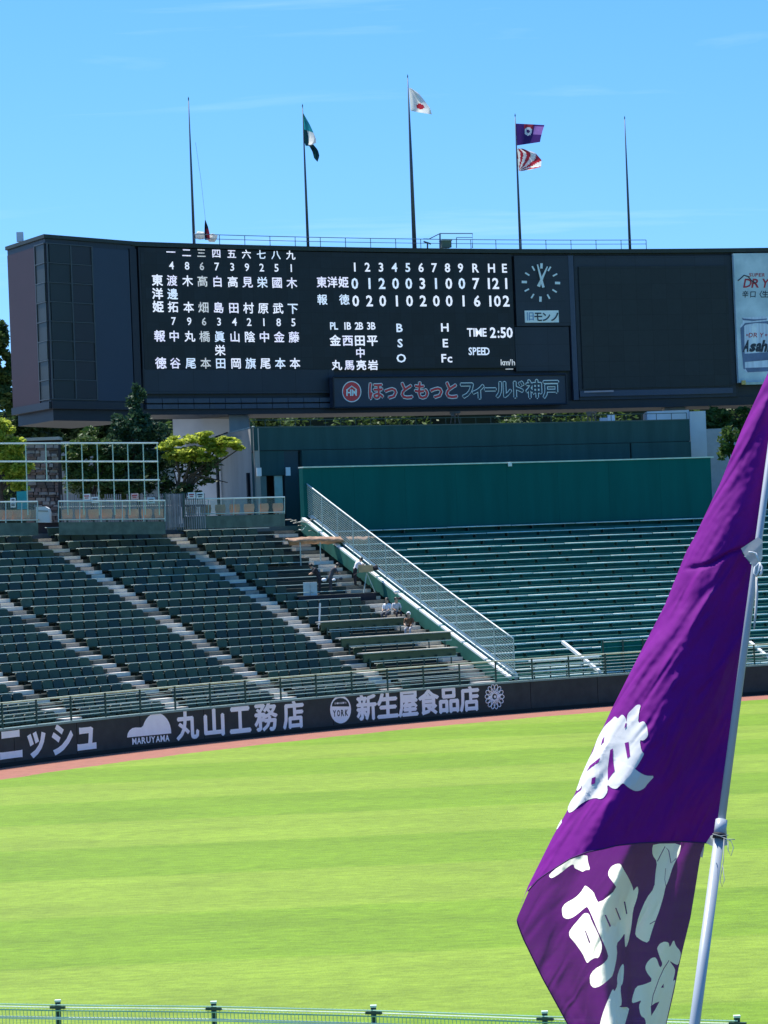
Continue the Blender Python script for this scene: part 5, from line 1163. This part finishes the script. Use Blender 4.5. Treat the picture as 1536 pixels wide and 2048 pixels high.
D_ = [(580, 95), (880, 90), (865, 190), (830, 260), (790, 340), (740, 500), (710, 560), (690, 660), (640, 830), (600, 930), (560, 1050), (525, 1172), (450, 1145), (380, 1090), (390, 1010), (420, 880), (500, 690), (590, 570), (600, 420), (620, 290), (570, 220), (565, 150)]
E_ = [(620, 1220), (650, 1175), (700, 1155), (745, 1165), (755, 1225), (800, 1130), (820, 1200), (872, 1260), (875, 1310), (848, 1412), (810, 1398), (748, 1360), (815, 1450), (812, 1500), (790, 1590), (822, 1560), (790, 1700), (755, 1860), (700, 2100), (500, 2100), (492, 1990), (440, 1960), (420, 1850), (450, 1790), (400, 1810), (345, 1825), (350, 1760), (390, 1640), (480, 1620), (575, 1580), (500, 1480), (490, 1430), (510, 1380), (560, 1330), (610, 1325), (650, 1445), (680, 1400), (650, 1330), (620, 1240)]
F_ = [(250, 1390), (262, 1430), (250, 1600), (220, 1650), (240, 1840), (200, 1868), (320, 1865), (300, 1950), (255, 2100), (-10, 2100), (20, 1960), (80, 1800), (140, 1660), (155, 1700), (190, 1630), (185, 1540), (215, 1440)]
from mathutils.geometry import delaunay_2d_cdt
def inside(x, y, poly):
    c = False; n = len(poly)
    for i in range(n):
        x1, y1 = poly[i]; x2, y2 = poly[i-1]
        if (y1 > y) != (y2 > y) and x < (x2-x1)*(y-y1)/(y2-y1)+x1: c = not c
    return c
def sub(L_, dx): return [(x+dx, y) for x, y in L_]
letters2 = [smooth_poly(q) for q in (zl(A_), zl(B_), zl(sub(C_, -9)), zr_(D_), zr_(E_), zr_(F_))]
cuts = [zl(q) for q in ([(916, 868), (932, 865), (987, 985), (973, 1000)], [(1031, 790), (1044, 790), (1094, 915), (1083, 925)], [(1125, 722), (1140, 722), (1164, 855), (1151, 858)], [(701, 1035), (714, 1040), (762, 1162), (750, 1178)])]
def ribbon(L_, w):
    a = []; b = []
    for i, (x, y) in enumerate(L_):
        x0, y0 = L_[max(0, i-1)]; x1, y1 = L_[min(len(L_)-1, i+1)]; d = math.hypot(x1-x0, y1-y0); nx, ny = -(y1-y0)/d*w, (x1-x0)/d*w
        a.append((x+nx, y+ny)); b.append((x-nx, y-ny))
    return a+b[::-1]
cuts += [zr_(ribbon(q, w)) for q, w in (([(622, 285), (705, 125), (745, 170), (770, 305), (825, 255)], 4.5), ([(712, 360), (702, 480), (715, 560)], 2.5), ([(540, 965), (600, 930)], 4), ([(748, 1360), (690, 1450), (640, 1560), (575, 1740), (555, 1880)], 4))]
cuts += [zr_([(550, 1855), (600, 1820), (645, 1805), (600, 1890), (555, 1960)]), zr_([(660, 1655), (690, 1610), (690, 1655)])]
vin = []; ed = []
def loop(pts, closed=True):
    k = len(vin); vin.extend(Vector(p) for p in pts); n = len(pts); ed.extend((k+i, k+(i+1) % n) for i in range(n if closed else n-1))
ysb = list(range(1600, 2201, 8)); outline = [(lerp(XL2, y), y) for y in ysb]+[(lerp(XR2, y), y) for y in ysb[::-1]]
loop(outline)
for q in letters2+cuts: loop(q)
for y in range(1606, 2200, 6):
    xl, xr = lerp(XL2, y), lerp(XR2, y); k = int((xr-xl)/6)
    for i in range(1, k): vin.append(Vector((xl+(xr-xl)*i/k+random.uniform(-1, 1), y+random.uniform(-1, 1))))
vo, eo, fo, _a, _b, _c = delaunay_2d_cdt(vin, ed, [], 0, 1e-4)
grp = {'panel': [], 'lettering': []}
for f in fo:
    cx_ = sum(vo[i][0] for i in f)/len(f); cy_ = sum(vo[i][1] for i in f)/len(f)
    if not inside(cx_, cy_, outline): continue
    hit = [k for k, q in enumerate(letters2) if inside(cx_, cy_, q)]
    if hit and not any(inside(cx_, cy_, q) for q in cuts): grp.setdefault('L%d' % hit[0], []).append(f)
    else: grp['panel'].append(f)
for k, fl2 in grp.items():
    if not fl2: continue
    used_ = sorted({i for f in fl2 for i in f}); ix_ = {v: n for n, v in enumerate(used_)}
    mb = MB(); mb.add([back_pt(vo[i][0], vo[i][1]) for i in used_], [tuple(ix_[i] for i in f) for f in fl2])
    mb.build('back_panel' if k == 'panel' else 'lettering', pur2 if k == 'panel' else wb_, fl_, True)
# pole: two telescoping tubes and a collar
pm = mat('pole_pale_blue_grey', (.42, .46, .50), .35, .06, 4)
PX = lambda y: 1528+(1000-y)*.1325
def pp(y, dY=0): return P(PX(y), y, 8.0+.36*(-(y-1400)*KM)+dY)
po = empty('hand_held_flagpole', pp(2300), 'pale blue grey telescopic pole carrying the large purple flag', 'flagpole')
MB().tube([pp(1655), pp(520)], [.0105, .0088], 16).build('upper_tube', pm, po, True)
MB().tube([pp(2400), pp(1668)], .0140, 16).build('lower_tube', pm, po, True)
MB().tube([pp(1672), pp(1640)], .0158, 16).build('collar', pm, po, True)
# white corner tab with its bow, lower tie
wc = purple('white_tie_cloth', .4, (.66, .65, .62), 0, (.7, .68, .6))
def yy_(x, y, o): return P(x, y, 7.97+.36*(-(y-1400)*KM)-o)
tb = lambda L_: [(1380+x/8.53, 1060+y/8.53) for x, y in L_]
applique(tb([(1165, 118), (1240, 180), (1235, 480), (1200, 560), (1085, 640), (1035, 560), (960, 480), (905, 385), (870, 315)]), yy_, .0, wc, 'corner_tab', fl_, 6)
mb = MB()
mb.tube([yy_(x, y, .02) for x, y in tb([(1180, 560), (1110, 640), (1090, 740), (1130, 790), (1170, 700), (1180, 560)])], .0032, 6)
mb.tube([yy_(x, y, .02) for x, y in tb([(1180, 560), (1225, 640), (1215, 740), (1190, 780)])], .004, 6)
mb.tube([yy_(x, y, .02) for x, y in tb([(1000, 380), (1060, 385), (1120, 400), (1175, 545)])], .0035, 6)
mb.build('bow', mat('white_cord', (.75, .75, .72), .8), fl_, True)
mb = MB(); mb.tube([yy_(x, y, .012) for x, y in tb([(1135, 800), (1140, 1100), (1120, 1400), (1095, 1680)])], [.003, .0045, .004, .0025], 6); mb.build('ribbon', mat('grey_ribbon', (.5, .5, .48), .8), fl_, True)
applique([(1412, 1686), (1421, 1672), (1434, 1664), (1445, 1664), (1452, 1640), (1455, 1690), (1440, 1694), (1424, 1692)], yy_, -.03, wc, 'corner_tab', fl_, 8)
applique([(1400, 1712), (1406, 1695), (1409, 1692), (1405, 1716)], back_pt, .003, wc, 'corner_tab', fl_, 20)
mb = MB()
for L_ in ([(1440, 1672), (1462, 1682), (1467, 1695), (1462, 1712), (1456, 1700), (1456, 1682)], [(1448, 1675), (1447, 1720), (1440, 1760), (1444, 1774), (1449, 1760), (1445, 1730)], [(1425, 1668), (1440, 1672), (1457, 1670)], [(1457, 1678), (1470, 1679)]):
    mb.tube([yy_(x, y, .03) for x, y in L_], .0012, 5)
mb.build('tie_cord', mat('tie_cord_grey', (.45, .46, .42), .8), fl_, True)
mb = MB(); mb.tube([pp(1676, -.016), pp(1668, -.016)], .018, 10); mb.build('tie_band', dkc, fl_, True)
